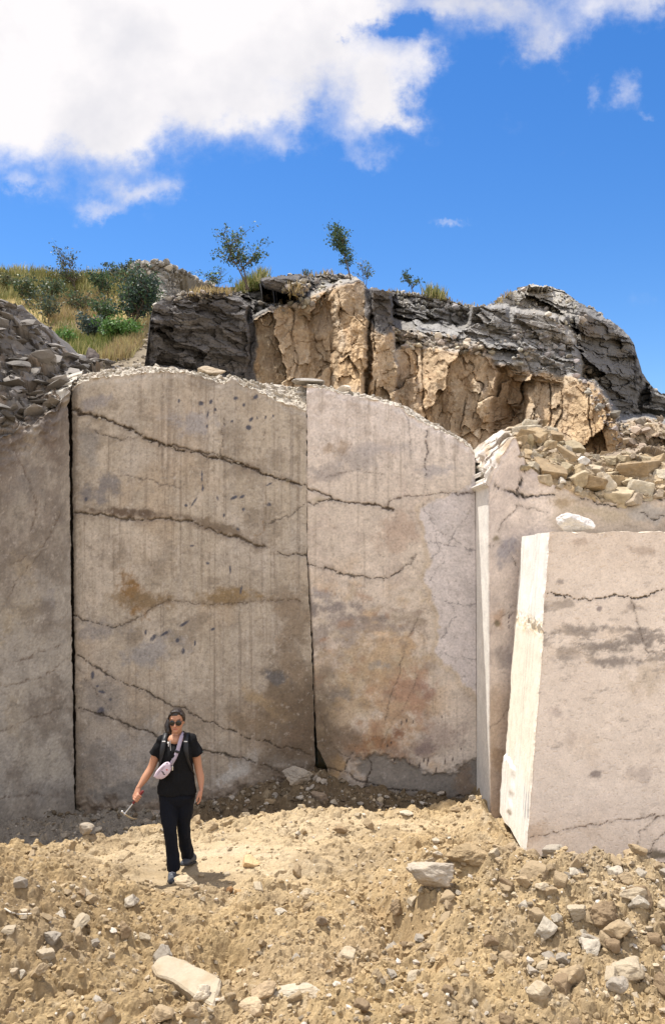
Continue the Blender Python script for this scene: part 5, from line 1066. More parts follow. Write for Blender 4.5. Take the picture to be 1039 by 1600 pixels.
def leaves(centres, size, cols, r, aspect=.55):
    n = len(centres); V = np.empty((n, 4, 3)); C = np.empty((n, 4, 3))
    for i in range(n):
        a = r.normal(size=3); a /= np.linalg.norm(a); b = np.cross(a, r.normal(size=3)); b /= np.linalg.norm(b)
        l = size * r.uniform(.6, 1.35); w = l * aspect; p = np.array(centres[i])
        V[i] = [p - a * l * .5, p + b * w * .5, p + a * l * .5, p - b * w * .5]; C[i] = cols[i]
    return V.reshape(-1, 3), np.arange(n * 4).reshape(-1, 4), C.reshape(-1, 3)
def plant(px, py, wpx, hpx, Y, label, cat, name, cols, seed, nleaf=900, lsize=.055, stems=1, spread=1.0, lean=0.0, low=.25, clump=.10, bare=.3, group=None):
    r = np.random.default_rng(seed); base = at(px, py, Y); hh = hpx / F * Y; ww = wpx / F * Y / 2
    root = empty(name, base, label, cat, group)
    segs, tips = [], []
    def grow(p, d, l, rad, lev):
        n = 4; q = Vector(p)
        for i in range(n):
            d = (d + Vector(r.normal(size=3)) * .16 + Vector((0, 0, .06))).normalized(); e = q + d * l / n
            segs.append((q[:], e[:], rad * (1 - .2 * i), rad * (1 - .2 * (i + 1)))); q = e
            if lev < 2 and (i >= 1 or lev > 0):
                for _ in range(2 if lev == 0 else 1):
                    a = r.uniform(0, 6.28); nd = (d * .55 + Vector((math.cos(a) * 1.0 * spread, math.sin(a) * 1.0 * spread, r.uniform(.1, .6)))).normalized(); grow(q, nd, l * r.uniform(.42, .62), rad * .55, lev + 1)
            if lev >= 1: tips.append(q[:])
        tips.append(q[:])
    for s_ in range(stems):
        a = r.uniform(0, 6.28); d = Vector((lean + (.35 * math.cos(a) if stems > 1 else 0), (.3 * math.sin(a) if stems > 1 else 0), 1)).normalized()
        grow(Vector((r.normal() * ww * .12 * (stems > 1), 0, -.05)), d, hh * r.uniform(.62, .8), max(.010, hh * .016), 0)
    tp = np.array(tips); tp[:, 2] = np.clip(tp[:, 2], 0, None)
    sx = ww / max(np.percentile(np.abs(tp[:, 0]), 96), 1e-3); sz = hh / max(tp[:, 2].max(), 1e-3); sc3 = np.array([sx, sx, sz])
    sg = [(tuple(np.array(a) * sc3), tuple(np.array(b) * sc3), ra, rb) for a, b, ra, rb in segs]; tp = tp * sc3
    V, Fc = tubes(sg); link('trunk', raw_mesh('trunk', V, Fc, None, True), M_bark, root)
    tp = tp[tp[:, 2] > low * hh]; k = r.integers(len(tp), size=nleaf); wgt = r.random(len(tp)); k = k[wgt[k] > bare]
    cen = tp[k] + r.normal(size=(len(k), 3)) * clump * hh * np.array([1, 1, .7]); cen = cen[cen[:, 2] > 0]
    cl = np.array([np.array(cols[r.integers(len(cols))]) * r.uniform(.6, 1.4) for _ in cen])
    V, Fc, C = leaves(cen, lsize, cl, r); link('crown', raw_mesh('crown', V, Fc, C, False), M_leaf, root)
    return root
DG = [(.055, .105, .055), (.075, .13, .06), (.10, .15, .065), (.045, .08, .055)]; BG = [(.10, .21, .045), (.13, .24, .06), (.085, .17, .04)]; OL = [(.15, .165, .08), (.10, .125, .07), (.18, .18, .07)]; BL = [(.07, .11, .09), (.09, .125, .10), (.055, .08, .07)]
plant(385, 449, 88, 104, 17.6, 'larger bushy tree on the skyline above the dark slate', 'tree', 'tree', DG + OL[:1], 1, 2600, .055, 2, 1.0, .0, .12, .05, .35)
plant(548, 434, 56, 86, 17.4, 'narrow upright tree on the skyline above the ochre buttress', 'tree', 'tree', DG, 2, 2800, .05, 1, .95, .0, .05, .05, .3); plant(570, 446, 26, 42, 17.3, 'wispy shrub close to the right of the narrow tree', 'shrub', 'shrub', DG + OL, 3, 260, .045, 2, 1.0, .1, .1, .06, .3)
plant(338, 452, 46, 32, 17.6, 'low green shrub left of the larger skyline tree', 'shrub', 'shrub', BG + DG, 4, 420, .05, 3, 1, 0, .05, .08, .3); plant(478, 432, 14, 14, 17.6, 'tiny plant on the crest between both skyline trees', 'plant', 'plant', DG, 5, 70, .04, 2, 1, 0, .1, .1, .2); plant(646, 459, 32, 42, 17.9, 'leaning leafy shrub on the crest right of the trees', 'shrub', 'shrub', DG + BL, 6, 300, .055, 2, .9, -.3, .1, .06, .3)
def hp(px, py, *a, **k): v = near(px, py); return plant(px, py, a[0], a[1], float(v[1]) - .1, *a[2:], **k)
hp(122, 462, 56, 72, 'thin bare-stemmed sapling standing against the sky on the grassy hill', 'tree', 'sapling', BL + OL, 7, nleaf=620, lsize=.075, stems=2, spread=.9, low=.4, clump=.05, bare=.3)
hp(192, 440, 62, 34, 'bluish dark shrub on the hilltop beside the spoil cone', 'shrub', 'shrub', BL, 8, nleaf=700, lsize=.09, stems=3, clump=.09, low=.1)
hp(203, 517, 74, 96, 'big dark green bush on the slope below the spoil cone', 'bush', 'bush', DG + BL, 9, nleaf=4200, lsize=.085, stems=5, spread=.8, low=.02, clump=.07, bare=.2)
hp(180, 536, 62, 36, 'bright green low bush under the big dark bush', 'bush', 'bush', BG, 10, nleaf=2200, lsize=.075, stems=6, low=.0, clump=.14, bare=.1); hp(104, 545, 36, 34, 'bright green leafy plant near the scree foot', 'plant', 'plant', BG, 11, nleaf=700, lsize=.07, stems=4, low=0, clump=.13, bare=.1)
hp(42, 476, 36, 44, 'green bush in the yellow grass at the left', 'bush', 'bush', DG + OL, 12, nleaf=900, lsize=.085, stems=4, low=.02, clump=.09, bare=.2); hp(80, 476, 40, 42, 'olive bush right of the green bush in yellow grass', 'bush', 'bush', OL + DG, 13, nleaf=800, lsize=.085, stems=4, low=.02, clump=.1, bare=.2)
hp(145, 536, 34, 44, 'dark shadowy bush in the hollow of the slope', 'bush', 'bush', BL, 14, nleaf=1100, lsize=.07, stems=4, low=0, clump=.1, bare=.1); hp(165, 470, 36, 48, 'mid green bush in the dry grass under the hilltop', 'bush', 'bush', DG, 15, nleaf=1000, lsize=.08, stems=3, low=.02, clump=.09, bare=.2); hp(75, 505, 36, 46, 'grey-green bush at the upper edge of the scree', 'bush', 'bush', BL + OL, 16, nleaf=800, lsize=.08, stems=3, low=.02, clump=.1, bare=.2)
hp(297, 455, 20, 32, 'small dark bush at the right foot of the spoil cone', 'bush', 'bush', DG, 17, nleaf=420, lsize=.06, stems=3, low=0, clump=.1, bare=.2); hp(228, 500, 36, 60, 'olive bush between the dark bush and the spoil', 'bush', 'bush', OL + DG, 18, nleaf=1000, lsize=.08, stems=3, low=.02, clump=.1, bare=.2); hp(15, 452, 34, 28, 'small olive bush at the far left of the grassy hill', 'bush', 'bush', OL, 19, nleaf=600, lsize=.08, stems=3, low=0, clump=.1, bare=.2)

hp(128, 492, 50, 40, 'straggly green bush in the middle of the grassy slope', 'bush', 'bush', OL + DG, 51, nleaf=900, lsize=.075, stems=6, spread=1.1, low=0, clump=.12, bare=.3); hp(172, 508, 44, 40, 'dense green bush left of the big dark bush', 'bush', 'bush', DG + BG[:1], 52, nleaf=1200, lsize=.07, stems=5, spread=1.0, low=0, clump=.1, bare=.2)
hp(105, 448, 46, 26, 'olive scrub below the thin sapling', 'bush', 'bush', OL + BG[:1], 53, nleaf=800, lsize=.07, stems=6, spread=1.2, low=0, clump=.12, bare=.3)
def grass(name, regs, seed, mat=M_grass):
    r = np.random.default_rng(seed); V, C = [], []
    for pts, n, h, cols in regs:
        k = r.integers(len(pts), size=n)
        for i in k:
            p = np.array(pts[i]) + np.array([r.normal() * .06, r.normal() * .06, -.03]); a = r.uniform(0, 6.28); c = np.array(cols[r.integers(len(cols))]) * r.uniform(.7, 1.3); l = h * r.uniform(.5, 1.3); w = .010
            t = p + np.array([r.normal() * .28 * l, r.normal() * .28 * l, l]); s = np.array([math.cos(a) * w, math.sin(a) * w, 0]); m_ = (p + t) / 2 + np.array([0, 0, .10 * l])
            V += [p - s, p + s, m_ + s * .8, m_ - s * .8, m_ - s * .8, m_ + s * .8, t + s * .1, t - s * .1]; C += [c] * 8
    V = np.array(V); o = link(name, raw_mesh(name, V, np.arange(len(V)).reshape(-1, 4), np.array(C), False), mat); o['kind'] = 'stuff'; return o
YG = [(.42, .37, .16), (.36, .33, .14), (.47, .42, .20), (.27, .28, .11)]; OG = [(.46, .36, .17), (.40, .31, .14), (.36, .27, .15)]; GG = [(.16, .20, .05), (.20, .22, .06), (.26, .25, .08)]
def hreg(poly):
    k = poly_sd(HPX + 8 * fbm(HPX * .05, HPY * .05, 4, 3), HPY + 8 * fbm(HPX * .05, HPY * .05, 8, 3), poly) < 0; return HV[k]
free = HV[(HCONE < .5) & (HLOW < .5) & (HPX < 300)]
grass('grass', [(free, 9000, .22, YG + GG), (hreg([(-20, 420), (210, 420), (190, 460), (-20, 470)]), 7000, .26, YG + GG[1:]), (hreg([(60, 470), (150, 465), (155, 500), (80, 505)]), 3500, .24, OG), (hreg([(150, 560), (215, 530), (240, 500), (262, 470), (225, 530), (200, 560)]), 3500, .22, OG + YG[:1]), (hreg([(90, 550), (100, 520), (160, 545), (150, 565)]), 2600, .26, GG + YG[:1]),
               (hreg([(140, 550), (160, 515), (220, 510), (205, 535)]), 2000, .26, GG)], 31)
def crest_pts(x0, x1, off=0):
    j = np.where((CPX[-1] > x0) & (CPX[-1] < x1))[0]; p = CV[-1, j].copy(); p[:, 1] += .05; return p
grass('grass', [(crest_pts(372, 416), 700, .26, GG + YG), (crest_pts(384, 402), 300, .36, GG), (crest_pts(668, 692), 260, .26, GG + YG), (crest_pts(770, 800), 160, .09, OG), (crest_pts(470, 520), 120, .12, OG), (crest_pts(300, 372), 260, .12, OG), (crest_pts(600, 740), 200, .08, OG),
               (CV[(poly_sd(CPX, CPY, [(448, 452), (470, 450), (472, 470), (450, 470)]) < 0)], 160, .2, OG)], 33)
# the pale dead stem lying on the left mound
def twig():
    p = [ground_at(x, y) + Vector((0, 0, .02)) for x, y in ((8, 1424), (18, 1430), (30, 1433), (50, 1432))]
    V, Fc = tubes([(p[i][:], p[i + 1][:], .007, .006) for i in range(3)], 6); V = np.array(V); c = V.mean(0); tag(link('twig', raw_mesh('twig', V - c, Fc, None, True), plain_mat('dead_wood', (.55, .5, .42), .8), None, c), 'thin pale dead stem lying on the left earth mound', 'twig')
twig()
# ------------------------------------------------------------------ the person
class Solid:
    def __init__(s): s.V, s.F = [], []
    def rings(s, R):
        """closed skin over a list of rings (each a list of points)"""
        o = len(s.V); n = len(R[0])
        for r in R: s.V += [tuple(p) for p in r]
        for i in range(len(R) - 1):
            for k in range(n):
                a = o + i * n + k; b = o + i * n + (k + 1) % n; s.F.append((a, b, b + n, a + n))
        for base, flip in ((0, 1), (len(R) - 1, 0)):
            c = len(s.V); s.V.append(tuple(sum((Vector(p) for p in R[base]), Vector()) / n))
            for k in range(n):
                a = o + base * n + k; b = o + base * n + (k + 1) % n; s.F.append((b, a, c) if flip else (a, b, c))
    def stack(s, L, n=28):
        """horizontal elliptical rings: (z, cx, cy, rx, ry)"""
        s.rings([[(cx + rx * math.cos(6.28318 * k / n), cy + ry * math.sin(6.28318 * k / n), z) for k in range(n)] for z, cx, cy, rx, ry in L])
    def limb(s, P, Rr, n=14, ref=(0, -1, 0), sub=6, round_=True):
        """tapering tube through the points, radii given as r or (across, along ref)"""
        P = [Vector(p) for p in P]; Rr = [(r, r) if isinstance(r, (int, float)) else r for r in Rr]
        Q, RR = [], []
        for i in range(len(P) - 1):
            p0, p1, p2, p3 = P[max(i - 1, 0)], P[i], P[i + 1], P[min(i + 2, len(P) - 1)]
            for k in range(sub):
                t = k / sub; Q.append(.5 * ((2 * p1) + (p2 - p0) * t + (2 * p0 - 5 * p1 + 4 * p2 - p3) * t * t + (3 * p1 - p0 - 3 * p2 + p3) * t ** 3))
                tt = t * t * (3 - 2 * t); RR.append(tuple(Rr[i][j] * (1 - tt) + Rr[i + 1][j] * tt for j in (0, 1)))
        Q.append(P[-1]); RR.append(Rr[-1])
        T = [(Q[min(i + 1, len(Q) - 1)] - Q[max(i - 1, 0)]).normalized() for i in range(len(Q))]
        if round_:
            q0, t0, r0 = Q[0], T[0], RR[0]; q1, t1, r1 = Q[-1], T[-1], RR[-1]
            pre = [(q0 - t0 * min(r0) * math.sin(a), t0, tuple(x * max(math.cos(a), .05) for x in r0)) for a in (1.5, 1.1, .7, .35)]
            post = [(q1 + t1 * min(r1) * math.sin(a), t1, tuple(x * max(math.cos(a), .05) for x in r1)) for a in (.35, .7, 1.1, 1.5)]
            Q = [x[0] for x in pre] + Q + [x[0] for x in post]; T = [x[1] for x in pre] + T + [x[1] for x in post]; RR = [x[2] for x in pre] + RR + [x[2] for x in post]
        out = []; ref = Vector(ref)
        for q, t, r in zip(Q, T, RR):
            v = (ref - t * ref.dot(t)).normalized(); u = v.cross(t)
            out.append([q + u * (r[0] * math.cos(6.28318 * k / n)) + v * (r[1] * math.sin(6.28318 * k / n)) for k in range(n)])
        s.rings(out)
    def ball(s, c, r, n=16, squeeze=None):
        r = (r, r, r) if isinstance(r, (int, float)) else r; R = []
        for i in range(1, n):
            a = -math.pi / 2 + math.pi * i / n
            R.append([(c[0] + r[0] * math.cos(a) * math.cos(6.28318 * k / 20), c[1] + r[1] * math.cos(a) * math.sin(6.28318 * k / 20), c[2] + r[2] * math.sin(a)) for k in range(20)])
        s.rings(R)
    def build(s, name, mat, parent, voxel=None, smooth=4, shape=None, colf=None):
        me = bpy.data.meshes.new(name); me.from_pydata([tuple(v) for v in s.V], [], s.F); me.update()
        o = link(name, me, None, parent)
        if voxel:
            md = o.modifiers.new('r', 'REMESH'); md.mode = 'VOXEL'; md.voxel_size = voxel; md.use_smooth_shade = True
            if smooth: ms = o.modifiers.new('s', 'SMOOTH'); ms.factor = .5; ms.iterations = smooth
            bpy.context.view_layer.update()
            ev = o.evaluated_get(bpy.context.evaluated_depsgraph_get()); nm = bpy.data.meshes.new_from_object(ev)
            o.modifiers.clear(); o.data = nm; nm.name = name; me = nm
        me.polygons.foreach_set('use_smooth', np.ones(len(me.polygons), bool))
        V = get_mesh(o).astype(float)
        if shape is not None:
            nrm = np.empty(len(V) * 3, np.float32); me.vertices.foreach_get('normal', nrm)
            V = shape(V, nrm.reshape(-1, 3)); me.vertices.foreach_set('co', V.astype(np.float32).ravel()); me.update()
        if colf is not None: set_col(me, colf(V))
        me.materials.clear(); me.materials.append(mat); return o

PX0, PY0 = -1.487, 8.34
person = empty('person', (PX0, PY0, 0.0), 'walking person in black shirt and dark trousers wearing round sunglasses', 'person')
person.scale = (.98, .98, .98)
def skin_mat():
    m = bpy.data.materials.new('skin'); m.use_nodes = True; nt = m.node_tree; b = nt.nodes['Principled BSDF']
    a = nt.nodes.new('ShaderNodeAttribute'); a.attribute_name = 'Col'; nt.links.new(a.outputs[0], b.inputs['Base Color'])
    b.inputs['Roughness'].default_value = .62; b.inputs['Subsurface Weight'].default_value = .05; b.inputs['Subsurface Radius'].default_value = (.01, .004, .002); b.inputs['Specular IOR Level'].default_value = .35; return m
M_skin = skin_mat(); M_black = plain_mat('black_cotton', (.010, .010, .011), .9, .12, n=60, a=.2); M_navy = plain_mat('dark_denim', (.007, .0085, .014), .85, .15, n=80, a=.25)
M_hair = plain_mat('dark_hair', (.020, .013, .010), .42, .5, n=90, a=.4); M_lens = plain_mat('dark_lens', (.006, .005, .006), .08, .6); M_frame = plain_mat('dark_frame', (.04, .03, .025), .3, .5)
M_shoe = plain_mat('grey_shoe', (.06, .065, .075), .8); M_sole = plain_mat('shoe_sole', (.03, .03, .032), .8); M_lace = plain_mat('pale_lace', (.38, .39, .42), .8); M_lilac = plain_mat('lilac_canvas', (.58, .47, .53), .8, .2, n=40, a=.08); M_lilac2 = plain_mat('lilac_webbing', (.40, .34, .42), .8, .2)
M_strap = plain_mat('black_nylon', (.013, .013, .015), .5, .4); M_cord = plain_mat('grey_cord', (.33, .31, .30), .6); M_steel = plain_mat('worn_steel', (.55, .53, .50), .32, .5, .9); M_red = plain_mat('dark_red_grip', (.16, .022, .022), .6); M_pick = plain_mat('rusty_steel', (.33, .25, .14), .45, .5, .5); M_white = plain_mat('white_plastic', (.75, .73, .70), .4); M_logo = plain_mat('red_print', (.55, .12, .12), .7)

HX, HC, HZ = -.030, -.030, 1.562           # head centre
def build_body():
    b = Solid()
    # torso, hips, legs inside the clothes
    b.stack([(.76, -.030, .02, .10, .07), (.82, -.031, .01, .165, .105), (.90, -.032, .005, .17, .11), (1.03, -.036, 0, .135, .095), (1.18, -.040, -.005, .15, .105), (1.30, -.042, 0, .155, .10), (1.365, -.042, .01, .12, .075), (1.41, -.040, .01, .07, .06)])
    b.limb([(-.115, .01, .84), (-.092, -.055, .47), (-.062, -.03, .09)], [.085, .055, .038]); b.limb([(.05, .01, .84), (.020, .08, .47), (.030, .27, .11)], [.085, .055, .038])
    # neck and upper chest
    b.limb([(-.040, .012, 1.33), (-.037, .010, 1.41), (-.032, -.004, 1.50)], [(.072, .06), (.050, .052), (.048, .050)])
    b.ball((-.040, -.030, 1.365), (.085, .068, .055))
    # head
    R = []; n = 32
    prof = [(-.112, .020, .028, -.030), (-.104, .036, .046, -.026), (-.088, .048, .062, -.018), (-.066, .056, .076, -.010), (-.040, .062, .084, -.004), (-.012, .066, .088, 0), (.015, .069, .091, .002), (.042, .070, .092, .004), (.066, .066, .086, .006), (.086, .054, .072, .008), (.100, .036, .048, .009), (.106, .016, .022, .010)]
    for dz, rx, ry, oy in prof:
        R.append([(HX + rx * math.copysign(abs(math.cos(a)) ** .92, math.cos(a)), HC + oy + ry * math.sin(a), HZ + dz) for a in [6.28318 * k / n for k in range(n)]])
    b.rings(R)
    b.limb([(HX, HC - .088, HZ - .006), (HX, HC - .100, HZ - .030), (HX, HC - .104, HZ - .042)], [.007, .010, .011], sub=3)          # nose
    for sx in (-1, 1):
        b.ball((HX + sx * .010, HC - .094, HZ - .045), .007); b.ball((HX + sx * .032, HC - .066, HZ - .036), (.022, .018, .018)); b.ball((HX + sx * .071, HC + .008, HZ - .010), (.007, .016, .028))
        b.limb([(HX + sx * .014, HC - .089, HZ + .022), (HX + sx * .034, HC - .083, HZ + .026), (HX + sx * .052, HC - .066, HZ + .020)], [.006, .007, .005], sub=3)
    b.limb([(HX - .020, HC - .080, HZ - .064), (HX, HC - .0885, HZ - .066), (HX + .020, HC - .080, HZ - .064)], [.0045, .006, .0045], sub=4); b.limb([(HX - .018, HC - .078, HZ - .073), (HX, HC - .086, HZ - .076), (HX + .018, HC - .078, HZ - .073)], [.004, .0065, .004], sub=4)
    b.ball((HX, HC - .074, HZ - .096), (.022, .018, .016))
    # arm on the picture's left, swung out and forward, holding the hammer
    b.limb([(-.180, .012, 1.335), (-.235, .0, 1.23), (-.283, -.010, 1.095), (-.330, -.055, 1.01), (-.392, -.115, .915)], [.050, .046, .039, .040, (.022, .027)])
    # arm on the picture's right, hanging
    b.limb([(.104, .012, 1.340), (.150, .018, 1.22), (.176, .020, 1.075), (.200, .0, .99), (.213, -.035, .885)], [.050, .046, .039, .038, (.021, .026)])
    # relaxed hand: palm, four curled fingers, thumb
    b.limb([(.213, -.036, .89), (.212, -.045, .855), (.208, -.052, .815)], [(.020, .026), (.017, .037), (.015, .040)], ref=(.25, -1, 0))
    for i, (dy, l, r) in enumerate(((-.033, .068, .0088), (-.011, .078, .0092), (.011, .072, .0088), (.031, .056, .0078))):
        p = Vector((.208, -.052 + dy, .812)); cu = .35 + .12 * i
        q = p + Vector((-.006, dy * .10 - .004, -1)).normalized() * l * .42; s_ = q + Vector((-.30 - cu * .3, -.08, -.9)).normalized() * l * .33; t = s_ + Vector((-.55 - cu * .4, -.06, -.7)).normalized() * l * .27
        b.limb([p + Vector((0, 0, .02)), q, s_, t], [r * 1.1, r, r * .92, r * .8], n=10, sub=4)
    b.limb([(.204, -.074, .862), (.192, -.094, .830), (.184, -.104, .800), (.180, -.104, .778)], [.0125, .0115, .0100, .0085], n=10, sub=4)
    # gripping hand: palm beside the handle, fingers closing round it
    A, B = Vector(GRIP0), Vector(GRIP1); ax = (B - A).normalized()
    pal = Vector((-.8, .35, .1)); pal = (pal - ax * pal.dot(ax)).normalized(); nor = ax.cross(pal).normalized()
    if nor.y > 0: nor = -nor
    c0 = A + ax * .055
    wr = Vector((-.392, -.115, .915)); b.limb([wr, wr.lerp(c0 + pal * .020, .5), c0 + pal * .022 + ax * .01], [(.022, .026), (.022, .034), (.018, .038)], ref=ax[:])
    for i, l in enumerate((-.032, -.011, .010, .030)):
        f0 = c0 + ax * l; r = (.0088, .0092, .0088, .0078)[i]; pts = []
        for a in (35, -25, -85, -140, -185):
            t = math.radians(a); pts.append(f0 + (pal * math.cos(t) * .026 - nor * math.sin(t) * .026))
        b.limb(pts, [r * 1.15, r * 1.1, r, r * .92, r * .8], n=10, sub=4)
    b.limb([c0 + pal * .020 - ax * .030 + nor * .012, c0 + nor * .030 - ax * .018, c0 + nor * .027 - pal * .014 + ax * .004, c0 + nor * .018 - pal * .024 + ax * .020], [.0125, .0115, .0100, .0085], n=10, sub=4)
    def colf(V):
        c = np.empty(V.shape); c[:] = (.44, .225, .135); z = V[:, 2] - HZ; x = V[:, 0] - HX; y = V[:, 1] - HC
        def mx(m, k):
            nonlocal c
            c = c * (1 - m[:, None]) + np.array(k) * m[:, None]
        f = np.exp(-((np.abs(x) - .034) / .02) ** 2 - ((z + .034) / .022) ** 2) * (y < -.02); mx(f * .5, (.50, .20, .13)); mx(np.exp(-(x / .012) ** 2 - ((z + .04) / .014) ** 2) * (y < -.07) * .5, (.50, .21, .14))
        mx(np.exp(-((z + .070) / .0085) ** 4 - (x / .022) ** 4) * (y < -.05) * .85, (.40, .115, .095)); mx(np.exp(-((z + .0695) / .0018) ** 2 - (x / .019) ** 4) * (y < -.05) * .7, (.16, .05, .045))
        mx(np.exp(-((z - .025 + .1 * (np.abs(x) - .033) ** 2) / .0055) ** 2 - ((np.abs(x) - .033) / .02) ** 4) * (y < -.03) * .8, (.06, .035, .025))
        hand = (V[:, 2] < .93) & (np.abs(V[:, 0] + .03) > .2); mx(hand * .35, (.44, .19, .125)); mx((V[:, 2] > 1.0) * (V[:, 2] < 1.25) * .25, (.42, .20, .11)); return c
    o = b.build('body', M_skin, person, .0042, 3, None, colf); return o
GRIP0, GRIP1 = (-.355, -.155, .872), (-.452, -.185, .752)
build_body()

def cloth(amp, fx, seed, stretch=(1, 1, 1)):
    def f(V, N):
        d = np.array([mnoise.fractal(Vector((v[0] * fx * stretch[0], v[1] * fx * stretch[1], v[2] * fx * stretch[2] + seed)), 1, 2, 3) for v in V]); return V + N * (amp * d)[:, None]
    return f
def build_clothes():
    t = Solid()
    t.stack([(.83, -.032, .01, .200, .150), (.86, -.032, .008, .198, .148), (.95, -.034, .004, .182, .132), (1.05, -.038, 0, .162, .118), (1.15, -.042, -.008, .166, .128), (1.22, -.043, -.012, .172, .132), (1.29, -.043, -.004, .172, .120), (1.345, -.043, .008, .160, .098), (1.385, -.042, .014, .115, .078), (1.405, -.041, .020, .080, .062)])
    t.limb([(-.150, .012, 1.345), (-.205, .008, 1.29), (-.255, -.002, 1.205)], [(.072, .066), (.068, .068), (.066, .070)], round_=False); t.limb([(.070, .012, 1.350), (.122, .012, 1.30), (.165, .016, 1.205)], [(.072, .066), (.068, .068), (.064, .070)], round_=False)
    t.ball((-.176, .012, 1.340), (.070, .070, .072)); t.ball((.100, .012, 1.346), (.070, .070, .072)); t.limb([(-.176, .012, 1.352), (-.100, .016, 1.385)], [.060, .046]); t.limb([(.100, .012, 1.358), (.022, .016, 1.388)], [.060, .046])
    def neck(V, N):
        V = cloth(.018, 9, 3, (1, 1, .6))(V, N)
        # scooped neckline: press the cloth below the collarbones
        d = np.hypot((V[:, 0] + .040) / .075, (V[:, 2] - 1.425) / .062); m = ss(1.02, .86, d) * (V[:, 1] < .03); V[:, 1] += m * .075; return V
    t.build('shirt', M_black, person, .0065, 4, neck)
    p = Solid()
    p.stack([(.66, -.035, .03, .05, .05), (.72, -.034, .025, .155, .112), (.80, -.032, .015, .188, .135), (.86, -.032, .010, .172, .120), (.90, -.034, .006, .150, .105)])
    p.limb([(-.120, .005, .82), (-.105, -.030, .64), (-.090, -.060, .47), (-.074, -.040, .28), (-.062, -.025, .075)], [(.100, .104), (.086, .092), (.070, .074), (.064, .072), (.066, .082)], round_=False)
    p.limb([(.054, .010, .82), (.032, .045, .64), (.020, .085, .48), (.016, .175, .30), (.030, .262, .105)], [(.100, .104), (.084, .092), (.070, .074), (.064, .072), (.068, .080)], round_=False)
    p.build('trousers', M_navy, person, .0065, 4, cloth(.012, 7, 9, (1, 1, .8)))
    for (x, y, z, yaw, pitch) in ((-.068, -.055, .0, .12, .0), (.048, .255, .020, -.35, -.22)):
        s = Solid(); R = Matrix.Translation((x, y, z)) @ Matrix.Rotation(yaw, 4, 'Z') @ Matrix.Rotation(pitch, 4, 'X')
        P = [R @ Vector(q) for q in ((0, .085, .050), (0, .045, .062), (0, -.01, .056), (0, -.065, .042), (0, -.115, .032), (0, -.150, .028))]
        s.limb(P, [(.030, .040), (.036, .048), (.039, .044), (.043, .034), (.040, .026), (.026, .018)], ref=(0, 0, 1), sub=4); sh = s.build('shoe', M_shoe, person, .006, 3)
        u = Solid(); P = [R @ Vector(q) for q in ((0, .105, .014), (0, .05, .012), (0, -.03, .012), (0, -.10, .012), (0, -.165, .016))]; u.limb(P, [(.030, .014), (.036, .014), (.040, .014), (.046, .014), (.026, .012)], ref=(0, 0, 1), sub=4); u.build('sole', M_sole, sh)
        l = Solid()
        for k in range(4): l.limb([R @ Vector((-.026, -.035 - .020 * k, .082 - .011 * k)), R @ Vector((0, -.040 - .020 * k, .094 - .012 * k)), R @ Vector((.026, -.035 - .020 * k, .082 - .011 * k))], [.0042] * 3, n=6, sub=3)
        l.build('lace', M_lace, sh)
build_clothes()
def build_hair():
    h = Solid(); h.ball((HX - .002, HC + .022, HZ + .030), (.080, .094, .090)); h.ball((HX - .002, HC - .010, HZ + .062), (.066, .074, .056)); h.ball((HX - .004, HC + .050, HZ - .01), (.070, .066, .070))
    for sx in (-1, 1): h.limb([(HX + sx * .052, HC - .052, HZ + .075), (HX + sx * .071, HC - .020, HZ + .040), (HX + sx * .073, HC + .020, HZ - .005)], [(.010, .022), (.011, .026), (.010, .026)], sub=4)
    h.limb([(HX - .034, HC - .066, HZ + .088), (HX + .0, HC - .066, HZ + .096), (HX + .036, HC - .064, HZ + .088)], [.012, .012, .012], sub=4)
    h.limb([(HX - .025, HC + .10, HZ + .04), (HX - .072, HC + .095, HZ - .005), (HX - .094, HC + .066, HZ - .065), (HX - .088, HC + .046, HZ - .125), (HX - .075, HC + .040, HZ - .165)], [.030, .038, .040, .034, .014], sub=5)
    def strands(V, N):
        d = np.array([mnoise.noise(Vector((v[0] * 60, v[1] * 14, v[2] * 30))) for v in V]); return V + N * (.004 * d)[:, None]
    h.build('hair', M_hair, person, .0045, 2, strands)
    g = Solid(); y = HC - .098
    fr = bpy.data.objects.new('sunglasses', None)
    for sx in (-1, 1):
        c = Vector((HX + .003 + sx * .032, y + .004, HZ - .010)); ring = [c + Vector((.0265 * math.cos(a), .006 * math.cos(a) * sx, .025 * math.sin(a))) for a in [6.28318 * k / 24 for k in range(25)]]
        g.limb(ring, [.0028] * 25, n=8, sub=1, round_=False); g.limb([c + Vector((sx * .025, .003, .008)), (HX + sx * .068, HC - .045, HZ + .004), (HX + sx * .075, HC + .008, HZ + .003)], [.003, .0028, .0025], n=8, sub=3)
    g.limb([(HX - .004, y + .003, HZ - .004), (HX + .003, y - .002, HZ - .001), (HX + .010, y + .003, HZ - .004)], [.0025] * 3, n=8, sub=3)
    fo = g.build('sunglasses', M_frame, person)
    for sx in (-1, 1):
        l = Solid(); l.ball((HX + .003 + sx * .032, y + .005, HZ - .010), (.0255, .0045, .024)); l.build('lens', M_lens, fo)
build_hair()

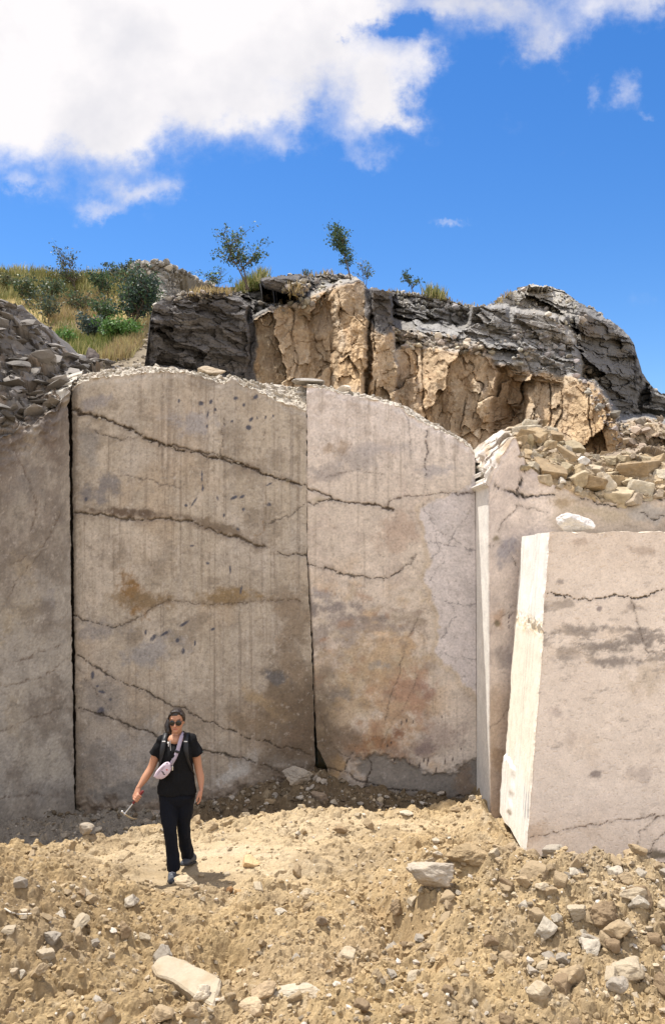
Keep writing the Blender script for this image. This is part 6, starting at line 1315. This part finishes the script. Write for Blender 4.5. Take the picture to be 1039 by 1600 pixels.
def ribbon(s, pts, w, th, out):
    """flat strap through points; out gives the outward side"""
    s.limb(pts, [(w, th)] * len(pts), ref=out, n=10, sub=5)
def build_gear():
    bag = empty('belt_bag', (PX0 - .135, PY0 - .16, 1.09), 'pale lilac belt bag worn across the front of the black shirt', 'bag')
    d = Vector((.68, 0, .73)).normalized(); u = Vector((-.73, 0, .68)).normalized(); b = Solid(); n = 24
    def oval(y, sx, sz, p=3.0):
        out = []
        for k in range(n):
            a = 6.28318 * k / n; c, s_ = math.cos(a), math.sin(a); x = math.copysign(abs(c) ** (2 / p), c) * sx; z = math.copysign(abs(s_) ** (2 / p), s_) * sz
            z *= 1 - .16 * (z < 0) * (abs(x) / sx) ** 2; x *= 1 - .18 * (z < 0); out.append(d * x + u * z + Vector((0, y, 0)))
        return out
    b.rings([oval(.040, .085, .045), oval(.028, .096, .053), oval(0, .100, .056), oval(-.026, .096, .053), oval(-.036, .084, .044)]); b.build('bag_body', M_lilac, bag)
    z = Solid(); z.limb([d * -.088 + u * .022 + Vector((0, -.030, 0)), u * .026 + Vector((0, -.0385, 0)), d * .088 + u * .022 + Vector((0, -.030, 0))], [.0035] * 3, n=8); z.build('zip', M_lilac2, bag)
    f = Solid(); f.limb([d * -.092 + u * .030 + Vector((0, -.026, 0)), u * .040 + Vector((0, -.034, 0)), d * .092 + u * .030 + Vector((0, -.026, 0))], [(.010, .006)] * 3, n=8, ref=(0, -1, 0)); f.build('flap', M_lilac, bag)
    for mat, pts, w in ((M_strap, [(-.004, .012), (.000, -.004), (-.010, -.016), (-.004, -.030)], .0055), (M_logo, [(.040, -.006), (.046, -.014), (.040, -.019)], .0050)):
        l = Solid(); l.limb([d * a + u * c + Vector((0, -.0365, 0)) for a, c in pts], [(w, .0022)] * len(pts), n=8, ref=(0, -1, 0), sub=3); l.build('emblem', mat, bag)
    O = Vector((PX0, PY0, 0)) - bag.location; s = Solid()
    P = [Vector(p) + O for p in ((-.066, -.150, 1.150), (-.030, -.146, 1.215), (-.005, -.140, 1.275), (.012, -.122, 1.345), (.026, -.075, 1.410), (.030, .0, 1.432), (.020, .07, 1.405), (-.03, .13, 1.30), (-.12, .145, 1.15), (-.205, .08, 1.06), (-.212, -.06, 1.03), (-.195, -.13, 1.045))]
    out = Vector((.1, -1, .3)); V = []
    for i, p in enumerate(P):
        t = (P[min(i + 1, len(P) - 1)] - P[max(i - 1, 0)]).normalized(); c = Vector((-.04, 0, p.z + bag.location.z)) - Vector((PX0, PY0, 0)) * 0; o_ = (p - O - Vector((-.04, .0, (p - O).z - .05))).normalized(); V.append((p, t, o_))
    R = []
    for i, (p, t, o_) in enumerate(V):
        v = (o_ - t * o_.dot(t)).normalized(); w_ = v.cross(t); wd = .019 if i < 5 else .015; R.append([p + w_ * a + v * c for a, c in ((-wd, -.002), (wd, -.002), (wd, .003), (-wd, .003))])
    s.rings(R); s.build('strap', M_lilac2, bag); k = Solid(); p, t, o_ = V[2]; v = (o_ - t * o_.dot(t)).normalized(); w_ = v.cross(t)
    k.limb([p - w_ * .022 + v * .006, p + w_ * .022 + v * .006], [(.012, .005)] * 2, n=8, ref=v[:]); k.build('buckle', M_strap, bag)

    bp = empty('backpack', (PX0 - .04, PY0 + .17, 1.0), 'black backpack on the back of the person, its straps over the shoulders', 'backpack'); O = Vector((PX0, PY0, 0)) - bp.location
    b = Solid(); b.rings([[(O + Vector((-.04 + .125 * sx * math.copysign(abs(math.cos(a)) ** .6, math.cos(a)), .195 + .075 * math.copysign(abs(math.sin(a)) ** .6, math.sin(a)) * sx, z))) for a in [6.28318 * k / 24 for k in range(24)]] for z, sx in ((.93, .7), (.95, .95), (1.1, 1.05), (1.28, 1.0), (1.36, .85), (1.39, .5))]); b.build('pack', M_strap, bp)
    for sx, cx in ((-1, -.142), (1, .066)):
        st = Solid(); P = [Vector((cx + sx * .0, .12, 1.36)), Vector((cx, .05, 1.418)), Vector((cx, -.02, 1.425)), Vector((cx + sx * .004, -.085, 1.375)), Vector((cx + sx * .012, -.125, 1.29)), Vector((cx + sx * .030, -.12, 1.19)), Vector((cx + sx * .055, -.06, 1.08)), Vector((cx + sx * .06, .05, 1.0))]
        R = []
        for i, p in enumerate(P):
            t = (P[min(i + 1, 7)] - P[max(i - 1, 0)]).normalized(); w_ = Vector((1, 0, 0)) - t * t.x; w_.normalize(); v = t.cross(w_); v = v if v.dot(Vector((0, -1, .6))) > 0 else -v; wd = .024 if i < 5 else .012
            R.append([O + p + w_ * a + v * c for a, c in ((-wd, -.004), (wd, -.004), (wd, .007), (-wd, .007))])
        st.rings(R); so_ = st.build('strap', M_strap, bp); pb = Solid(); q = O + P[3] + Vector((0, -.012, -.01)); pb.limb([q + Vector((-.014, 0, 0)), q + Vector((.014, 0, 0))], [(.006, .003)] * 2, n=8); pb.build('buckle', M_white, so_)

    cord = Solid(); cord.limb([(-.082, .03, 1.42), (-.090, -.04, 1.405), (-.083, -.095, 1.36), (-.072, -.128, 1.29), (-.058, -.146, 1.21), (-.050, -.155, 1.135)], [.0032] * 6, n=8); cord.limb([(-.000, .03, 1.42), (.006, -.04, 1.405), (.004, -.098, 1.355), (-.012, -.135, 1.27), (-.036, -.150, 1.19), (-.050, -.155, 1.135)], [.0032] * 6, n=8)
    lan = empty('lanyard', (PX0, PY0, 0), 'thin grey neck cord with a small pendant, hanging down the shirt', 'lanyard'); cord.build('cord', M_cord, lan); pe = Solid(); pe.limb([(-.050, -.158, 1.135), (-.049, -.160, 1.100)], [(.009, .006), (.008, .006)], n=10); pe.build('pendant', M_steel, lan)
    ep = Solid(); ep.ball((0, 0, .014), (.010, .008, .011)); ep.limb([(.004, 0, .012), (.003, 0, -.018)], [.0045, .004], n=8); e_ = ep.build('earphone', M_white, None); e_.location = (PX0 - .096, PY0 - .128, 1.345); tag(e_, 'tiny white earphone clipped to the shirt next to the neck cord', 'earphone')

    hm = empty('hammer', (PX0, PY0, 0), 'rock hammer with dark red grip and steel pick in the hand', 'hammer'); A, B = Vector(GRIP0), Vector(GRIP1); ax = (B - A).normalized(); E = A + ax * .245
    g = Solid(); g.limb([A - ax * .02, A + ax * .03, A + ax * .075, A + ax * .118], [.0135, .0120, .0125, .0105], n=12); g.build('grip', M_red, hm)
    s = Solid(); s.limb([A + ax * .11, A + ax * .18, E], [(.0065, .0055), (.006, .005), (.008, .007)], n=10); s.build('shaft', M_steel, hm)
    px_ = (Vector((.45, -.15, -.88)) - ax * Vector((.45, -.15, -.88)).dot(ax)).normalized(); hd = Solid(); hd.limb([E - px_ * .042, E - px_ * .022, E - px_ * .018, E, E + px_ * .02], [.0125, .0125, .0095, .0115, .0100], n=4, sub=2, round_=False); hd.build('hammer_head', M_steel, hm)
    pk = Solid(); pk.limb([E + px_ * .015, E + px_ * .055 - ax * .004, E + px_ * .095 - ax * .018, E + px_ * .128 - ax * .040], [.0098, .0088, .0065, .0022], n=8); pk.build('pick', M_pick, hm)
    for o in (bag, bp, lan, e_, hm):
        q = Vector((PX0, PY0, 0)); o.location = q + (o.location - q) * .98; o.scale = (.98, .98, .98)
build_gear()
